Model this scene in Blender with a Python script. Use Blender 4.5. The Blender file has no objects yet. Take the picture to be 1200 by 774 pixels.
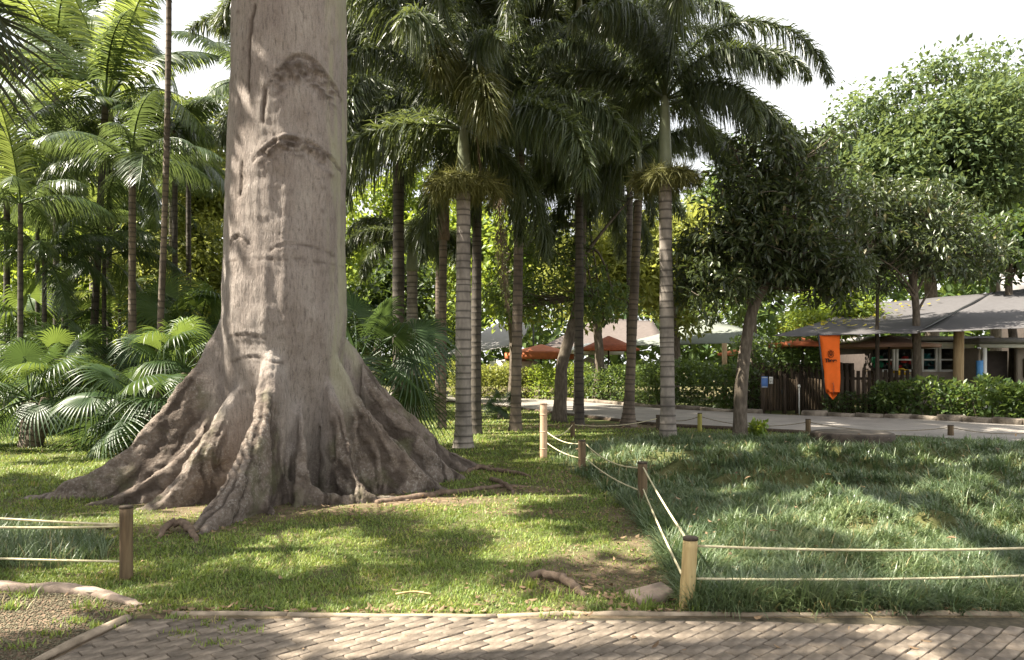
import bpy, math, random
import numpy as np
from mathutils import Vector, Matrix

random.seed(7)
RNG = np.random.default_rng(11)
S = bpy.context.scene
COL = S.collection

# ------------------------------------------------------------------ camera
CAMZ, F, CX, HY = 1.6, 900.0, 600.0, 430.0
cam = bpy.data.cameras.new("camera")
cam.lens = 27.0; cam.sensor_width = 36.0; cam.sensor_fit = 'HORIZONTAL'
cam.shift_y = (HY - 387.0) / 1200.0
cam.clip_start = 0.05; cam.clip_end = 2000
camo = bpy.data.objects.new("camera", cam); COL.objects.link(camo)
camo.location = (0, 0, CAMZ); camo.rotation_euler = (math.radians(90), 0, 0)
S.camera = camo

# ------------------------------------------------------------------ light
SUN_EL = math.radians(52); SUN_AZ = math.radians(-98)      # azimuth from +Y towards +X
sd = Vector((math.sin(SUN_AZ) * math.cos(SUN_EL), math.cos(SUN_AZ) * math.cos(SUN_EL), math.sin(SUN_EL)))
sun = bpy.data.lights.new("sun", 'SUN'); sun.energy = 5.0; sun.angle = math.radians(0.55); sun.color = (1.0, 0.92, 0.78)
suno = bpy.data.objects.new("sun", sun); COL.objects.link(suno)
suno.rotation_euler = sd.to_track_quat('Z', 'Y').to_euler(); suno.location = (-20, 0, 40)
W = bpy.data.worlds.new("World"); S.world = W; W.use_nodes = True
wn = W.node_tree; wn.nodes.clear()
w_out = wn.nodes.new('ShaderNodeOutputWorld'); w_bg = wn.nodes.new('ShaderNodeBackground')
w_sky = wn.nodes.new('ShaderNodeTexSky'); w_sky.sky_type = 'NISHITA'; w_sky.sun_disc = False
w_sky.sun_elevation = SUN_EL; w_sky.sun_rotation = SUN_AZ; w_sky.dust_density = 4.0; w_sky.air_density = 1.0
w_tc = wn.nodes.new('ShaderNodeTexCoord'); w_no = wn.nodes.new('ShaderNodeTexNoise')
w_no.inputs['Scale'].default_value = 3.0; w_no.inputs['Detail'].default_value = 6
w_rp = wn.nodes.new('ShaderNodeMapRange')
w_rp.inputs['From Min'].default_value = .3; w_rp.inputs['From Max'].default_value = .62
w_rp.inputs['To Min'].default_value = .72; w_rp.inputs['To Max'].default_value = 1.0
w_mx = wn.nodes.new('ShaderNodeMixRGB'); w_mx.inputs['Color2'].default_value = (3.7, 3.7, 3.65, 1)
wn.links.new(w_tc.outputs['Generated'], w_no.inputs['Vector'])
wn.links.new(w_no.outputs['Fac'], w_rp.inputs['Value']); wn.links.new(w_rp.outputs['Result'], w_mx.inputs['Fac'])
wn.links.new(w_sky.outputs['Color'], w_mx.inputs['Color1']); wn.links.new(w_mx.outputs['Color'], w_bg.inputs['Color'])
w_bg.inputs['Strength'].default_value = 0.10
wn.links.new(w_bg.outputs['Background'], w_out.inputs['Surface'])
S.view_settings.view_transform = 'Standard'; S.view_settings.look = 'None'
S.view_settings.exposure = 2.15; S.view_settings.gamma = 1.0
S.render.engine = 'CYCLES'
S.cycles.use_denoising = True
S.cycles.max_bounces = 7; S.cycles.diffuse_bounces = 4; S.cycles.transmission_bounces = 4; S.cycles.transparent_max_bounces = 6

# ------------------------------------------------------------------ small maths
def G(px, py):                       # photo pixel of a ground point -> world x, y
    Y = CAMZ * F / (py - HY); return ((px - CX) / F * Y, Y)
def A(px, py, Y):                    # photo pixel at distance Y -> world point
    return ((px - CX) / F * Y, Y, CAMZ - (py - HY) / F * Y)
def hash2(ix, iy, s):
    h = (ix.astype(np.int64) * 374761393 + iy.astype(np.int64) * 668265263 + s * 974634777) & 0x7fffffff
    h = ((h ^ (h >> 13)) * 1274126177) & 0x7fffffff
    return ((h ^ (h >> 16)) & 0xffff) / 65535.0
def vnoise(x, y, s=0):
    x = np.asarray(x, float); y = np.asarray(y, float)
    ix = np.floor(x); iy = np.floor(y); fx = x - ix; fy = y - iy
    fx = fx * fx * (3 - 2 * fx); fy = fy * fy * (3 - 2 * fy)
    a = hash2(ix, iy, s); b = hash2(ix + 1, iy, s); c = hash2(ix, iy + 1, s); d = hash2(ix + 1, iy + 1, s)
    return (a * (1 - fx) + b * fx) * (1 - fy) + (c * (1 - fx) + d * fx) * fy
def fbm(x, y, s=0, o=4):
    t = 0; a = .5
    for k in range(o):
        t = t + a * vnoise(np.asarray(x) * 2 ** k, np.asarray(y) * 2 ** k, s + k); a *= .5
    return t
def sstep(a, b, x):
    t = np.clip((np.asarray(x) - a) / (b - a), 0, 1); return t * t * (3 - 2 * t)
def inpoly(x, y, poly):
    x = np.asarray(x); y = np.asarray(y); r = np.zeros(x.shape, bool); n = len(poly)
    for i in range(n):
        x0, y0 = poly[i]; x1, y1 = poly[(i + 1) % n]
        if y0 == y1: continue
        c = ((y0 > y) != (y1 > y)) & (x < (x1 - x0) * (y - y0) / (y1 - y0) + x0); r ^= c
    return r
def polydist(x, y, poly):
    d = np.full(np.shape(x), 1e9)
    for i in range(len(poly)):
        ax, ay = poly[i]; bx, by = poly[(i + 1) % len(poly)]
        L = (bx - ax) ** 2 + (by - ay) ** 2 + 1e-12
        t = np.clip(((x - ax) * (bx - ax) + (y - ay) * (by - ay)) / L, 0, 1)
        d = np.minimum(d, np.hypot(x - ax - t * (bx - ax), y - ay - t * (by - ay)))
    return d

# ------------------------------------------------------------------ mesh kit
class MB:
    def __init__(s): s.V = []; s.Q = []; s.T = []; s.n = 0
    def add(s, V, Q=None, T=None):
        V = np.asarray(V, np.float32).reshape(-1, 3)
        if Q is not None and len(Q): s.Q.append(np.asarray(Q, np.int64).reshape(-1, 4) + s.n)
        if T is not None and len(T): s.T.append(np.asarray(T, np.int64).reshape(-1, 3) + s.n)
        s.V.append(V); s.n += len(V); return s
    def data(s):
        V = np.concatenate(s.V) if s.V else np.zeros((0, 3), np.float32)
        Q = np.concatenate(s.Q) if s.Q else np.zeros((0, 4), np.int64)
        T = np.concatenate(s.T) if s.T else np.zeros((0, 3), np.int64)
        return V, Q, T
    def mesh(s, name, mat, smooth=False, attrs=None):
        V, Q, T = s.data()
        me = bpy.data.meshes.new(name)
        nl = Q.size + T.size; nf = len(Q) + len(T)
        me.vertices.add(len(V)); me.loops.add(nl); me.polygons.add(nf)
        me.vertices.foreach_set('co', V.astype(np.float32).ravel())
        me.loops.foreach_set('vertex_index', np.concatenate([Q.ravel(), T.ravel()]).astype(np.int32))
        st = np.concatenate([np.arange(len(Q)) * 4, Q.size + np.arange(len(T)) * 3]).astype(np.int32)
        me.polygons.foreach_set('loop_start', st)
        if smooth: me.polygons.foreach_set('use_smooth', np.ones(nf, bool))
        for k, v in (attrs or {}).items():
            a = me.attributes.new(k, 'FLOAT', 'POINT'); a.data.foreach_set('value', np.asarray(v, np.float32))
        me.update(calc_edges=True)
        if mat is not None: me.materials.append(mat)
        return me
    def obj(s, name, mat, parent=None, smooth=False, attrs=None, loc=None):
        return link(name, s.mesh(name, mat, smooth, attrs), parent, loc)

def link(name, me, parent=None, loc=None, rot=None):
    o = bpy.data.objects.new(name, me); COL.objects.link(o)
    if parent is not None: o.parent = parent
    if loc is not None: o.location = loc
    if rot is not None: o.rotation_euler = rot
    return o
def tag(o, label=None, cat=None, group=None, kind=None):
    if label: o['label'] = label
    if cat: o['category'] = cat
    if group: o['group'] = group
    if kind: o['kind'] = kind
    return o
def thing(name, label, cat, loc=(0, 0, 0), group=None, rz=0):
    o = bpy.data.objects.new(name, None); COL.objects.link(o); o.empty_display_size = .2
    o.location = loc; o.rotation_euler = (0, 0, rz); return tag(o, label, cat, group)
def spline(P, n):
    P = np.asarray(P, float); m = len(P)
    t = np.linspace(0, m - 1, n); i = np.minimum(t.astype(int), m - 2); f = (t - i)[:, None]
    p0 = P[np.maximum(i - 1, 0)]; p1 = P[i]; p2 = P[i + 1]; p3 = P[np.minimum(i + 2, m - 1)]
    return .5 * (2 * p1 + (p2 - p0) * f + (2 * p0 - 5 * p1 + 4 * p2 - p3) * f ** 2 + (3 * p1 - p0 - 3 * p2 + p3) * f ** 3)
def tube(P, R, k=8, cap=True, jit=0.0, seed=0):
    P = np.asarray(P, float); n = len(P); R = np.broadcast_to(np.asarray(R, float), (n,))
    T = np.gradient(P, axis=0); T /= np.linalg.norm(T, axis=1)[:, None] + 1e-12
    u = np.cross(T[0], (0, 0, 1.0)) if abs(T[0][2]) < .9 else np.cross(T[0], (0, 1.0, 0)); u /= np.linalg.norm(u)
    V = []; a = np.arange(k) * 2 * math.pi / k
    r = np.random.default_rng(seed)
    for i in range(n):
        u = u - T[i] * u.dot(T[i]); u /= np.linalg.norm(u) + 1e-12
        w = np.cross(T[i], u)
        rr = R[i] * (1 + jit * r.uniform(-1, 1, k))
        V.append(P[i] + (np.cos(a) * rr)[:, None] * u + (np.sin(a) * rr)[:, None] * w)
    V = np.concatenate(V)
    i = np.arange(n - 1)[:, None] * k; j = np.arange(k)[None]; j2 = (j + 1) % k
    Q = np.stack([i + j, i + j2, i + k + j2, i + k + j], -1).reshape(-1, 4)
    Tr = []
    if cap:
        c0 = len(V); V = np.concatenate([V, P[:1], P[-1:]])
        jj = np.arange(k)
        Tr = np.concatenate([np.stack([np.full(k, c0), (jj + 1) % k, jj], -1), np.stack([np.full(k, c0 + 1), (n - 1) * k + jj, (n - 1) * k + (jj + 1) % k], -1)])
    return V, Q, Tr
def box(c, s, rz=0.0, bev=0.0):
    x, y, z = np.asarray(s, float) / 2
    if bev <= 0:
        V = np.array([(a * x, b * y, d * z) for d in (-1, 1) for a, b in ((-1, -1), (1, -1), (1, 1), (-1, 1))])
        Q = [(3, 2, 1, 0), (4, 5, 6, 7), (0, 1, 5, 4), (1, 2, 6, 5), (2, 3, 7, 6), (3, 0, 4, 7)]
    else:
        lay = [(-z, bev), (-z + bev, 0), (z - bev, 0), (z, bev)]
        V = np.array([(a * (x - i), b * (y - i), h) for h, i in lay for a, b in ((-1, -1), (1, -1), (1, 1), (-1, 1))])
        Q = [(3, 2, 1, 0), (12, 13, 14, 15)]
        for l in range(3):
            for k in range(4): Q.append((l * 4 + k, l * 4 + (k + 1) % 4, l * 4 + 4 + (k + 1) % 4, l * 4 + 4 + k))
    c_, s_ = math.cos(rz), math.sin(rz)
    V = np.stack([V[:, 0] * c_ - V[:, 1] * s_, V[:, 0] * s_ + V[:, 1] * c_, V[:, 2]], -1) + np.asarray(c, float)
    return V, Q, None

# ------------------------------------------------------------------ materials
MAT = {}
def nodes(name):
    m = bpy.data.materials.new(name); m.use_nodes = True
    nt = m.node_tree; b = nt.nodes['Principled BSDF']; MAT[name] = m
    return m, nt, b, nt.links.new
def rgb(c): return (c[0], c[1], c[2], 1)
def noise(nt, scale, detail=4, vec=None, stretch=None, rough=.55):
    n = nt.nodes.new('ShaderNodeTexNoise'); n.inputs['Scale'].default_value = scale
    n.inputs['Detail'].default_value = detail; n.inputs['Roughness'].default_value = rough
    tc = nt.nodes.new('ShaderNodeTexCoord'); src = tc.outputs['Object']
    if stretch:
        mp = nt.nodes.new('ShaderNodeMapping'); mp.inputs['Scale'].default_value = stretch
        nt.links.new(src, mp.inputs['Vector']); src = mp.outputs['Vector']
    nt.links.new(src, n.inputs['Vector']); return n.outputs['Fac']
def ramp(nt, fac, stops):
    r = nt.nodes.new('ShaderNodeValToRGB'); e = r.color_ramp.elements
    while len(e) < len(stops): e.new(.5)
    for i, (p, c) in enumerate(stops):
        e[i].position = p; e[i].color = rgb(c) if hasattr(c, '__len__') else (c, c, c, 1)
    nt.links.new(fac, r.inputs['Fac']); return r.outputs['Color']
def mix(nt, fac, a, b, mode='MIX'):
    m = nt.nodes.new('ShaderNodeMixRGB'); m.blend_type = mode
    for k, v in (('Fac', fac), ('Color1', a), ('Color2', b)):
        if isinstance(v, (int, float)): m.inputs[k].default_value = v
        elif isinstance(v, tuple): m.inputs[k].default_value = rgb(v)
        else: nt.links.new(v, m.inputs[k])
    return m.outputs['Color']
def bump(nt, b, h, strength=.5, dist=.02):
    n = nt.nodes.new('ShaderNodeBump'); n.inputs['Strength'].default_value = strength; n.inputs['Distance'].default_value = dist
    nt.links.new(h, n.inputs['Height']); nt.links.new(n.outputs['Normal'], b.inputs['Normal'])
def attr(nt, k):
    a = nt.nodes.new('ShaderNodeAttribute'); a.attribute_name = k; return a.outputs['Fac']

def rough_mat(name, stops, scale=8, rough=.85, bstr=.4, bdist=.01, stretch=None, detail=6, bscale=None, rand=0.0, spec=.3):
    m, nt, b, L = nodes(name)
    f = noise(nt, scale, detail, stretch=stretch)
    c = ramp(nt, f, stops)
    if rand:
        oi = nt.nodes.new('ShaderNodeObjectInfo')
        v = ramp(nt, oi.outputs['Random'], [(0, 1 - rand), (1, 1 + rand)])
        c = mix(nt, 1.0, c, v, 'MULTIPLY')
    L(c, b.inputs['Base Color']); b.inputs['Roughness'].default_value = rough
    b.inputs['Specular IOR Level'].default_value = spec
    bump(nt, b, noise(nt, bscale or scale * 4, 6, stretch=stretch), bstr, bdist)
    return m
def leaf_mat(name, dark, light, trans, rough=.45, tw=.35, spec=.5, odd=None, oddp=.04, patch=None):
    m, nt, b, L = nodes(name)
    g = nt.nodes.new('ShaderNodeNewGeometry'); r = g.outputs['Random Per Island']
    stops = [(0.0, dark), (1.0, light)] if odd is None else [(0.0, odd), (oddp, odd), (oddp + .01, dark), (1.0, light)]
    c = ramp(nt, r, stops)
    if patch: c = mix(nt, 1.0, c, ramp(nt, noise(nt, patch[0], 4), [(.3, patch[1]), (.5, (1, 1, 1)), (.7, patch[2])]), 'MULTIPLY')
    L(c, b.inputs['Base Color']); b.inputs['Roughness'].default_value = rough; b.inputs['Specular IOR Level'].default_value = spec
    t = nt.nodes.new('ShaderNodeBsdfTranslucent')
    tc = mix(nt, 1.0, mix(nt, .5, c, trans), (1.25, 1.25, 1.1), 'MULTIPLY'); L(tc, t.inputs['Color'])
    ms = nt.nodes.new('ShaderNodeMixShader'); ms.inputs['Fac'].default_value = tw
    L(b.outputs['BSDF'], ms.inputs[1]); L(t.outputs['BSDF'], ms.inputs[2])
    L(ms.outputs['Shader'], nt.nodes['Material Output'].inputs['Surface'])
    return m
def flat_mat(name, c, rough=.6, spec=.4, var=.15):
    return rough_mat(name, [(.3, tuple(x * (1 - var) for x in c)), (.7, tuple(min(1, x * (1 + var)) for x in c))], 6, rough, .15, .004, spec=spec)

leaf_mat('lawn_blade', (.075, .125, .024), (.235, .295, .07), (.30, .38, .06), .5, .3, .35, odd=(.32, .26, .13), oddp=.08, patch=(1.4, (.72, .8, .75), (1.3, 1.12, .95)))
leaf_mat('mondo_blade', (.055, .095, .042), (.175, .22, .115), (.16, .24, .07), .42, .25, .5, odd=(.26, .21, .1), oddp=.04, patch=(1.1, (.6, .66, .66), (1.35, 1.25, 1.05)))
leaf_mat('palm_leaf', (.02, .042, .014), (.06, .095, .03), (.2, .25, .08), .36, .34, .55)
leaf_mat('palm_leaf_backlit', (.05, .095, .02), (.12, .17, .04), (.34, .38, .09), .38, .42, .5)  # brighter copy of the palm leaf, its colour standing for backlit fronds
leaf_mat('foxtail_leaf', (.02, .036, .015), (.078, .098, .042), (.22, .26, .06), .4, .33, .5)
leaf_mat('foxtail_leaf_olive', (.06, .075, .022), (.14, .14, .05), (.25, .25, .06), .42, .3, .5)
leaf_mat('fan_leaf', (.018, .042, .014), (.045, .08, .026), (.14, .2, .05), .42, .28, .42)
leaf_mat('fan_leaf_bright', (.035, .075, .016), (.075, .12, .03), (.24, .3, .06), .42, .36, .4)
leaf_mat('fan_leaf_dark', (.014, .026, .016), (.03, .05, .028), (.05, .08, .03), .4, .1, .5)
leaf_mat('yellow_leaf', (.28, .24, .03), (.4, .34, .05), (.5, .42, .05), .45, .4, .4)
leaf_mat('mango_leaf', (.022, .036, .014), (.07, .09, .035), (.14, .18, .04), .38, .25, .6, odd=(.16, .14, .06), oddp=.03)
leaf_mat('hazy_leaf', (.036, .066, .028), (.105, .148, .06), (.24, .29, .09), .5, .35, .4)  # leaf colour paled and greyed to paint haze on the right-hand trees
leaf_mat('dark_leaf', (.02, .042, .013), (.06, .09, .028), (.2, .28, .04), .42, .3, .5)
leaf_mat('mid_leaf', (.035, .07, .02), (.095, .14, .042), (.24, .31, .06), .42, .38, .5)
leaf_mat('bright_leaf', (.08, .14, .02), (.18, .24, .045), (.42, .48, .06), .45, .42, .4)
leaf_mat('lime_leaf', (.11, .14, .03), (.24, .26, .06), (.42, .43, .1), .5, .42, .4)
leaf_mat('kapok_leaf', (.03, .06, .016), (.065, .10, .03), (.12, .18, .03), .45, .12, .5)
leaf_mat('dry_leaf', (.11, .07, .04), (.29, .2, .12), (.3, .18, .08), .7, .1, .3)
leaf_mat('dead_frond', (.085, .058, .038), (.2, .145, .1), (.2, .13, .08), .75, .12, .25)
leaf_mat('flower_string', (.07, .075, .022), (.19, .185, .06), (.22, .22, .07), .6, .25, .3)
rough_mat('rope_fibre', [(.3, (.42, .37, .22)), (.7, (.62, .56, .38))], 30, .9, .8, .004, bscale=160)
rough_mat('rope_dark', [(.3, (.12, .10, .07)), (.7, (.25, .21, .14))], 30, .9, .8, .004, bscale=160)
rough_mat('post_pale', [(.25, (.20, .14, .06)), (.5, (.40, .30, .14)), (.75, (.50, .40, .20))], 7, .8, .5, .006, stretch=(3, 3, .35))
rough_mat('post_dark', [(.25, (.05, .035, .022)), (.55, (.13, .09, .05)), (.8, (.2, .15, .085))], 7, .85, .6, .008, stretch=(3, 3, .35))
rough_mat('post_end', [(.3, (.03, .022, .016)), (.7, (.09, .07, .05))], 20, .9, .5, .006)
rough_mat('post_olive', [(.3, (.22, .2, .04)), (.7, (.38, .34, .10))], 8, .8, .4, .006, stretch=(3, 3, .4))
rough_mat('bamboo', [(.3, (.38, .24, .15)), (.7, (.58, .41, .28))], 6, .6, .3, .004, stretch=(3, 3, .3))
rough_mat('dark_timber', [(.3, (.03, .022, .015)), (.7, (.085, .06, .04))], 6, .8, .5, .006, stretch=(4, 4, .5), rand=.2)
rough_mat('brown_timber', [(.3, (.045, .032, .02)), (.7, (.115, .08, .047))], 6, .8, .5, .006, stretch=(6, 6, .4), rand=.25)
rough_mat('pole_timber', [(.3, (.28, .19, .10)), (.7, (.45, .33, .19))], 5, .8, .4, .006, stretch=(4, 4, .4))
rough_mat('brick_paver', [(.25, (.088, .071, .054)), (.5, (.165, .134, .104)), (.75, (.255, .21, .166))], 11, .92, .9, .006, bscale=90, rand=.3)
rough_mat('joint_sand', [(.3, (.03, .026, .017)), (.7, (.075, .062, .04))], 25, .95, .5, .008)
rough_mat('edging_concrete', [(.3, (.17, .135, .095)), (.7, (.36, .29, .215))], 10, .9, .6, .008)
rough_mat('pink_stone', [(.3, (.17, .13, .10)), (.7, (.33, .255, .205))], 7, .9, .6, .012)
rough_mat('kerb_stone', [(.25, (.07, .057, .044)), (.5, (.15, .125, .097)), (.75, (.26, .22, .175))], 4, .9, .7, .02, rand=.2)
rough_mat('gravel_stone', [(.3, (.06, .055, .035)), (.55, (.13, .112, .07)), (.75, (.27, .235, .165))], 40, .9, .4, .004)
rough_mat('round_cover', [(.3, (.035, .028, .022)), (.7, (.10, .078, .06))], 8, .85, .5, .008)
rough_mat('root_bark', [(.3, (.075, .05, .035)), (.7, (.2, .145, .105))], 14, .9, .7, .012, stretch=(1, 1, .5))
rough_mat('tree_bark', [(.25, (.05, .04, .03)), (.5, (.105, .085, .064)), (.78, (.19, .16, .125))], 7, .9, .7, .012, stretch=(2.5, 2.5, .8))
rough_mat('dark_bark', [(.3, (.025, .02, .015)), (.7, (.085, .068, .05))], 7, .9, .7, .012, stretch=(2.5, 2.5, .8))
rough_mat('pale_bark', [(.3, (.28, .24, .19)), (.7, (.46, .41, .34))], 6, .9, .5, .01, stretch=(3, 3, .6))
flat_mat('crown_shaft', (.17, .19, .11), .45)
flat_mat('frond_stalk', (.10, .12, .04), .5)
flat_mat('sail_grey', (.085, .081, .083), .9, .2, .1)
flat_mat('sail_brown', (.10, .083, .076), .9, .2, .15)
flat_mat('sail_pale', (.27, .26, .255), .85, .2, .08)
flat_mat('sail_green', (.16, .175, .155), .85, .2, .1)
flat_mat('orange_canvas', (.48, .15, .07), .8, .2, .12)
flat_mat('banner_orange', (.72, .13, .015), .75, .2, .06)
flat_mat('rust_canvas', (.36, .10, .05), .8, .2, .2)
flat_mat('tan_canvas', (.32, .20, .15), .8, .2, .1)
flat_mat('white_canvas', (.72, .71, .68), .8, .2, .05)
flat_mat('white_paint', (.72, .71, .68), .55, .4, .06)
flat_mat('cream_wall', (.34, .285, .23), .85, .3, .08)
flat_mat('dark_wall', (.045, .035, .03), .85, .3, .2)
flat_mat('roof_sheet', (.22, .21, .21), .7, .4, .15)
flat_mat('dark_metal', (.02, .02, .02), .4, .5, .2)
flat_mat('black_print', (.012, .008, .006), .7, .2, .1)
flat_mat('sign_blue', (.08, .17, .42), .5, .4, .08)
flat_mat('sign_white', (.6, .6, .56), .5, .4, .05)
flat_mat('red_goods', (.75, .03, .025), .6, .3, .1)
flat_mat('green_goods', (.02, .24, .11), .6, .3, .15)
flat_mat('teal_goods', (.03, .22, .25), .6, .3, .15)
flat_mat('blue_goods', (.10, .30, .62), .6, .3, .15)
flat_mat('yellow_goods', (.72, .46, .03), .6, .3, .15)
flat_mat('poster_orange', (.42, .15, .03), .6, .3, .2)
m, nt, b, L = nodes('window_glass')
b.inputs['Base Color'].default_value = (.02, .025, .025, 1); b.inputs['Roughness'].default_value = .04
tr = nt.nodes.new('ShaderNodeBsdfTransparent'); ms = nt.nodes.new('ShaderNodeMixShader'); ms.inputs['Fac'].default_value = .82
L(b.outputs['BSDF'], ms.inputs[1]); L(tr.outputs['BSDF'], ms.inputs[2]); L(ms.outputs['Shader'], nt.nodes['Material Output'].inputs['Surface'])

# ground
m, nt, b, L = nodes('earth_and_turf')
turf = ramp(nt, noise(nt, 1.6, 6), [(.25, (.04, .058, .016)), (.5, (.075, .085, .028)), (.8, (.12, .11, .045))])
soil = ramp(nt, noise(nt, 7, 8), [(.25, (.06, .042, .029)), (.5, (.135, .096, .066)), (.75, (.25, .185, .128))])
c = mix(nt, attr(nt, 'soil'), turf, soil); L(c, b.inputs['Base Color']); b.inputs['Roughness'].default_value = .95
b.inputs['Specular IOR Level'].default_value = .15
bump(nt, b, noise(nt, 30, 8), .8, .02)
# far paved path
m, nt, b, L = nodes('path_paving')
br = nt.nodes.new('ShaderNodeTexBrick'); tc = nt.nodes.new('ShaderNodeTexCoord'); mp = nt.nodes.new('ShaderNodeMapping')
mp.inputs['Rotation'].default_value = (0, 0, .6); L(tc.outputs['Object'], mp.inputs['Vector']); L(mp.outputs['Vector'], br.inputs['Vector'])
br.inputs['Scale'].default_value = 2.5; br.inputs['Mortar Size'].default_value = .012
br.inputs['Color1'].default_value = (.25, .225, .2, 1); br.inputs['Color2'].default_value = (.21, .188, .165, 1); br.inputs['Mortar'].default_value = (.17, .15, .12, 1)
c = mix(nt, 1.0, br.outputs['Color'], ramp(nt, noise(nt, 1.3, 6), [(.3, .75), (.7, 1.1)]), 'MULTIPLY'); L(c, b.inputs['Base Color']); b.inputs['Roughness'].default_value = .9
bump(nt, b, noise(nt, 20, 6), .3, .01)
# kapok bark
m, nt, b, L = nodes('kapok_bark')
up = ramp(nt, noise(nt, 1.7, 8, stretch=(1.3, 1.3, .55), rough=.6), [(.3, (.235, .195, .17)), (.5, (.33, .285, .255)), (.72, (.42, .375, .335))])
def wavy(sc, st, dist, r=.7):
    o_ = noise(nt, sc, 8, stretch=st, rough=r); o_.node.inputs['Distortion'].default_value = dist; return o_
up = mix(nt, 1.0, up, ramp(nt, wavy(9, (4.5, 4.5, .9), .25), [(.33, .5), (.46, .93), (.7, 1.13)]), 'MULTIPLY')
up = mix(nt, 1.0, up, ramp(nt, noise(nt, 60, 4, rough=.7), [(.3, .8), (.5, 1.), (.7, 1.08)]), 'MULTIPLY')
up = mix(nt, ramp(nt, noise(nt, 14, 4), [(.66, 0.), (.72, .5)]), up, (.12, .095, .08))
lo = ramp(nt, noise(nt, 7, 8, rough=.7), [(.3, (.08, .061, .05)), (.5, (.17, .135, .11)), (.72, (.275, .226, .19))])
lich = mix(nt, 1.0, ramp(nt, noise(nt, 30, 7, rough=.75), [(.5, 0.), (.66, 1.)]), ramp(nt, noise(nt, 1.7, 3), [(.42, 0.), (.6, .85)]), 'MULTIPLY')
lo = mix(nt, lich, lo, (.40, .365, .32))
lo = mix(nt, ramp(nt, attr(nt, 'furrow'), [(.35, 0.), (.75, .75)]), lo, (.05, .037, .029))
moss = ramp(nt, noise(nt, 2.3, 5), [(.56, 0.), (.68, .5)])
lo = mix(nt, moss, lo, (.10, .105, .045))
c = mix(nt, attr(nt, 'root'), up, lo)
c = mix(nt, attr(nt, 'lichen'), c, (.36, .35, .24))
c = mix(nt, attr(nt, 'scar'), c, (.115, .09, .074))
L(c, b.inputs['Base Color']); b.inputs['Roughness'].default_value = .88; b.inputs['Specular IOR Level'].default_value = .25
h1 = wavy(9, (4.5, 4.5, .9), .25)
hh = mix(nt, attr(nt, 'root'), h1, noise(nt, 16, 8, rough=.7))
bump(nt, b, hh, 1.0, .055)
# palm trunk: rings carry their own colour
def palm_bark(name, base, scarc):
    m, nt, b, L = nodes(name)
    c = ramp(nt, noise(nt, 5, 7, stretch=(2, 2, .7)), [(.25, tuple(x * .65 for x in base)), (.75, tuple(x * 1.25 for x in base))])
    c = mix(nt, 1.0, c, ramp(nt, noise(nt, 1.8, 6, rough=.65), [(.35, .55), (.5, .95), (.65, 1.15)]), 'MULTIPLY')
    c = mix(nt, attr(nt, 'ring'), c, scarc); L(c, b.inputs['Base Color']); b.inputs['Roughness'].default_value = .85
    bump(nt, b, noise(nt, 22, 6, stretch=(2, 2, .4)), .5, .01)
palm_bark('palm_trunk_grey', (.27, .235, .20), (.06, .05, .042))
palm_bark('palm_trunk_brown', (.15, .115, .085), (.045, .035, .026))
palm_bark('palm_trunk_dark', (.075, .062, .048), (.02, .016, .012))

# ------------------------------------------------------------------ layout of the ground
EDGE = lambda x: 4.93 - .05 * np.exp(-((np.asarray(x) + .5) / .8) ** 2)          # front edge of the brick path
BED = [G(816, 717), (9.0, 5.0), (12.5, 8), (14.0, 12.5), G(1190, 523), G(1100, 517), G(960, 514), G(860, 511), G(780, 513), G(715, 518), G(665, 526), G(645, 540), G(690, 562), G(742, 600), G(772, 640), G(795, 690)]
LPATCH = [G(-120, 668), G(60, 667), G(128, 655), G(122, 632), G(60, 622), G(-120, 624)]
GRAVEL = [(-2.62, 4.1), (-2.40, 4.84), (-2.47, 5.06), (-2.75, 5.3), (-3.2, 5.42), (-4.6, 5.42), (-4.9, 4.1), (-4.9, 3.2), (-2.62, 3.2)]
PATH_N = [G(420, 468), G(500, 470.5), G(560, 474), G(640, 484), G(760, 498), G(860, 504), G(950, 509), G(1080, 516), G(1200, 524), (15.5, 11.5), (21, 7)]
PATH_F = [G(420, 459), G(500, 461), G(600, 466), G(700, 473), G(790, 480.5), G(893, 486), G(940, 488), G(1070, 492), G(1200, 499.5), (17.5, 17.5), (26, 13)]
PATH = PATH_N + PATH_F[::-1]
SOILB = [(*G(715, 672), .75, .75, .78), (*G(660, 690), .6, .35, .65), (*G(760, 700), .5, .3, .6), (*G(748, 620), .35, 1.3, .75), (*G(500, 588), 1.0, .42, .9), (*G(600, 574), .75, .45, .7), (*G(430, 600), .8, .3, .6),
         (*G(220, 620), .6, .4, .7), (*G(560, 550), .6, .5, .6), (*G(700, 500), 2.2, .9, .75), (*G(620, 600), .7, .3, .45), (*G(670, 560), .5, .9, .4), (*G(90, 470), 6., 5., .2)]
KC = (-2.95, 9.9)
def soil_mask(x, y):
    n = fbm(x * 1.9, y * 1.9, 5); n2 = fbm(x * 6, y * 6, 9)
    m = np.zeros(np.shape(x))
    for cx, cy, rx, ry, a in SOILB:
        d = np.hypot((x - cx) / rx, (y - cy) / ry)
        m = np.maximum(m, a * sstep(1.25, .35, d + (n - .47) * 1.4))
    d = np.hypot(x - KC[0], (y - KC[1]))
    m = np.maximum(m, .8 * sstep(2.3, 1.4, d + (n - .47) * 1.2))
    m = np.maximum(m, .75 * sstep(.50, .68, n2) * sstep(16, 10, y) * .6)
    m = np.maximum(m, sstep(.2, -.1, np.where(inpoly(x, y, GRAVEL), -1, 1) * polydist(x, y, GRAVEL)))
    m = np.maximum(m, .9 * sstep(.14, .02, y - EDGE(x) + (n2 - .45) * .2))
    return np.clip(m, 0, 1)
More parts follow.
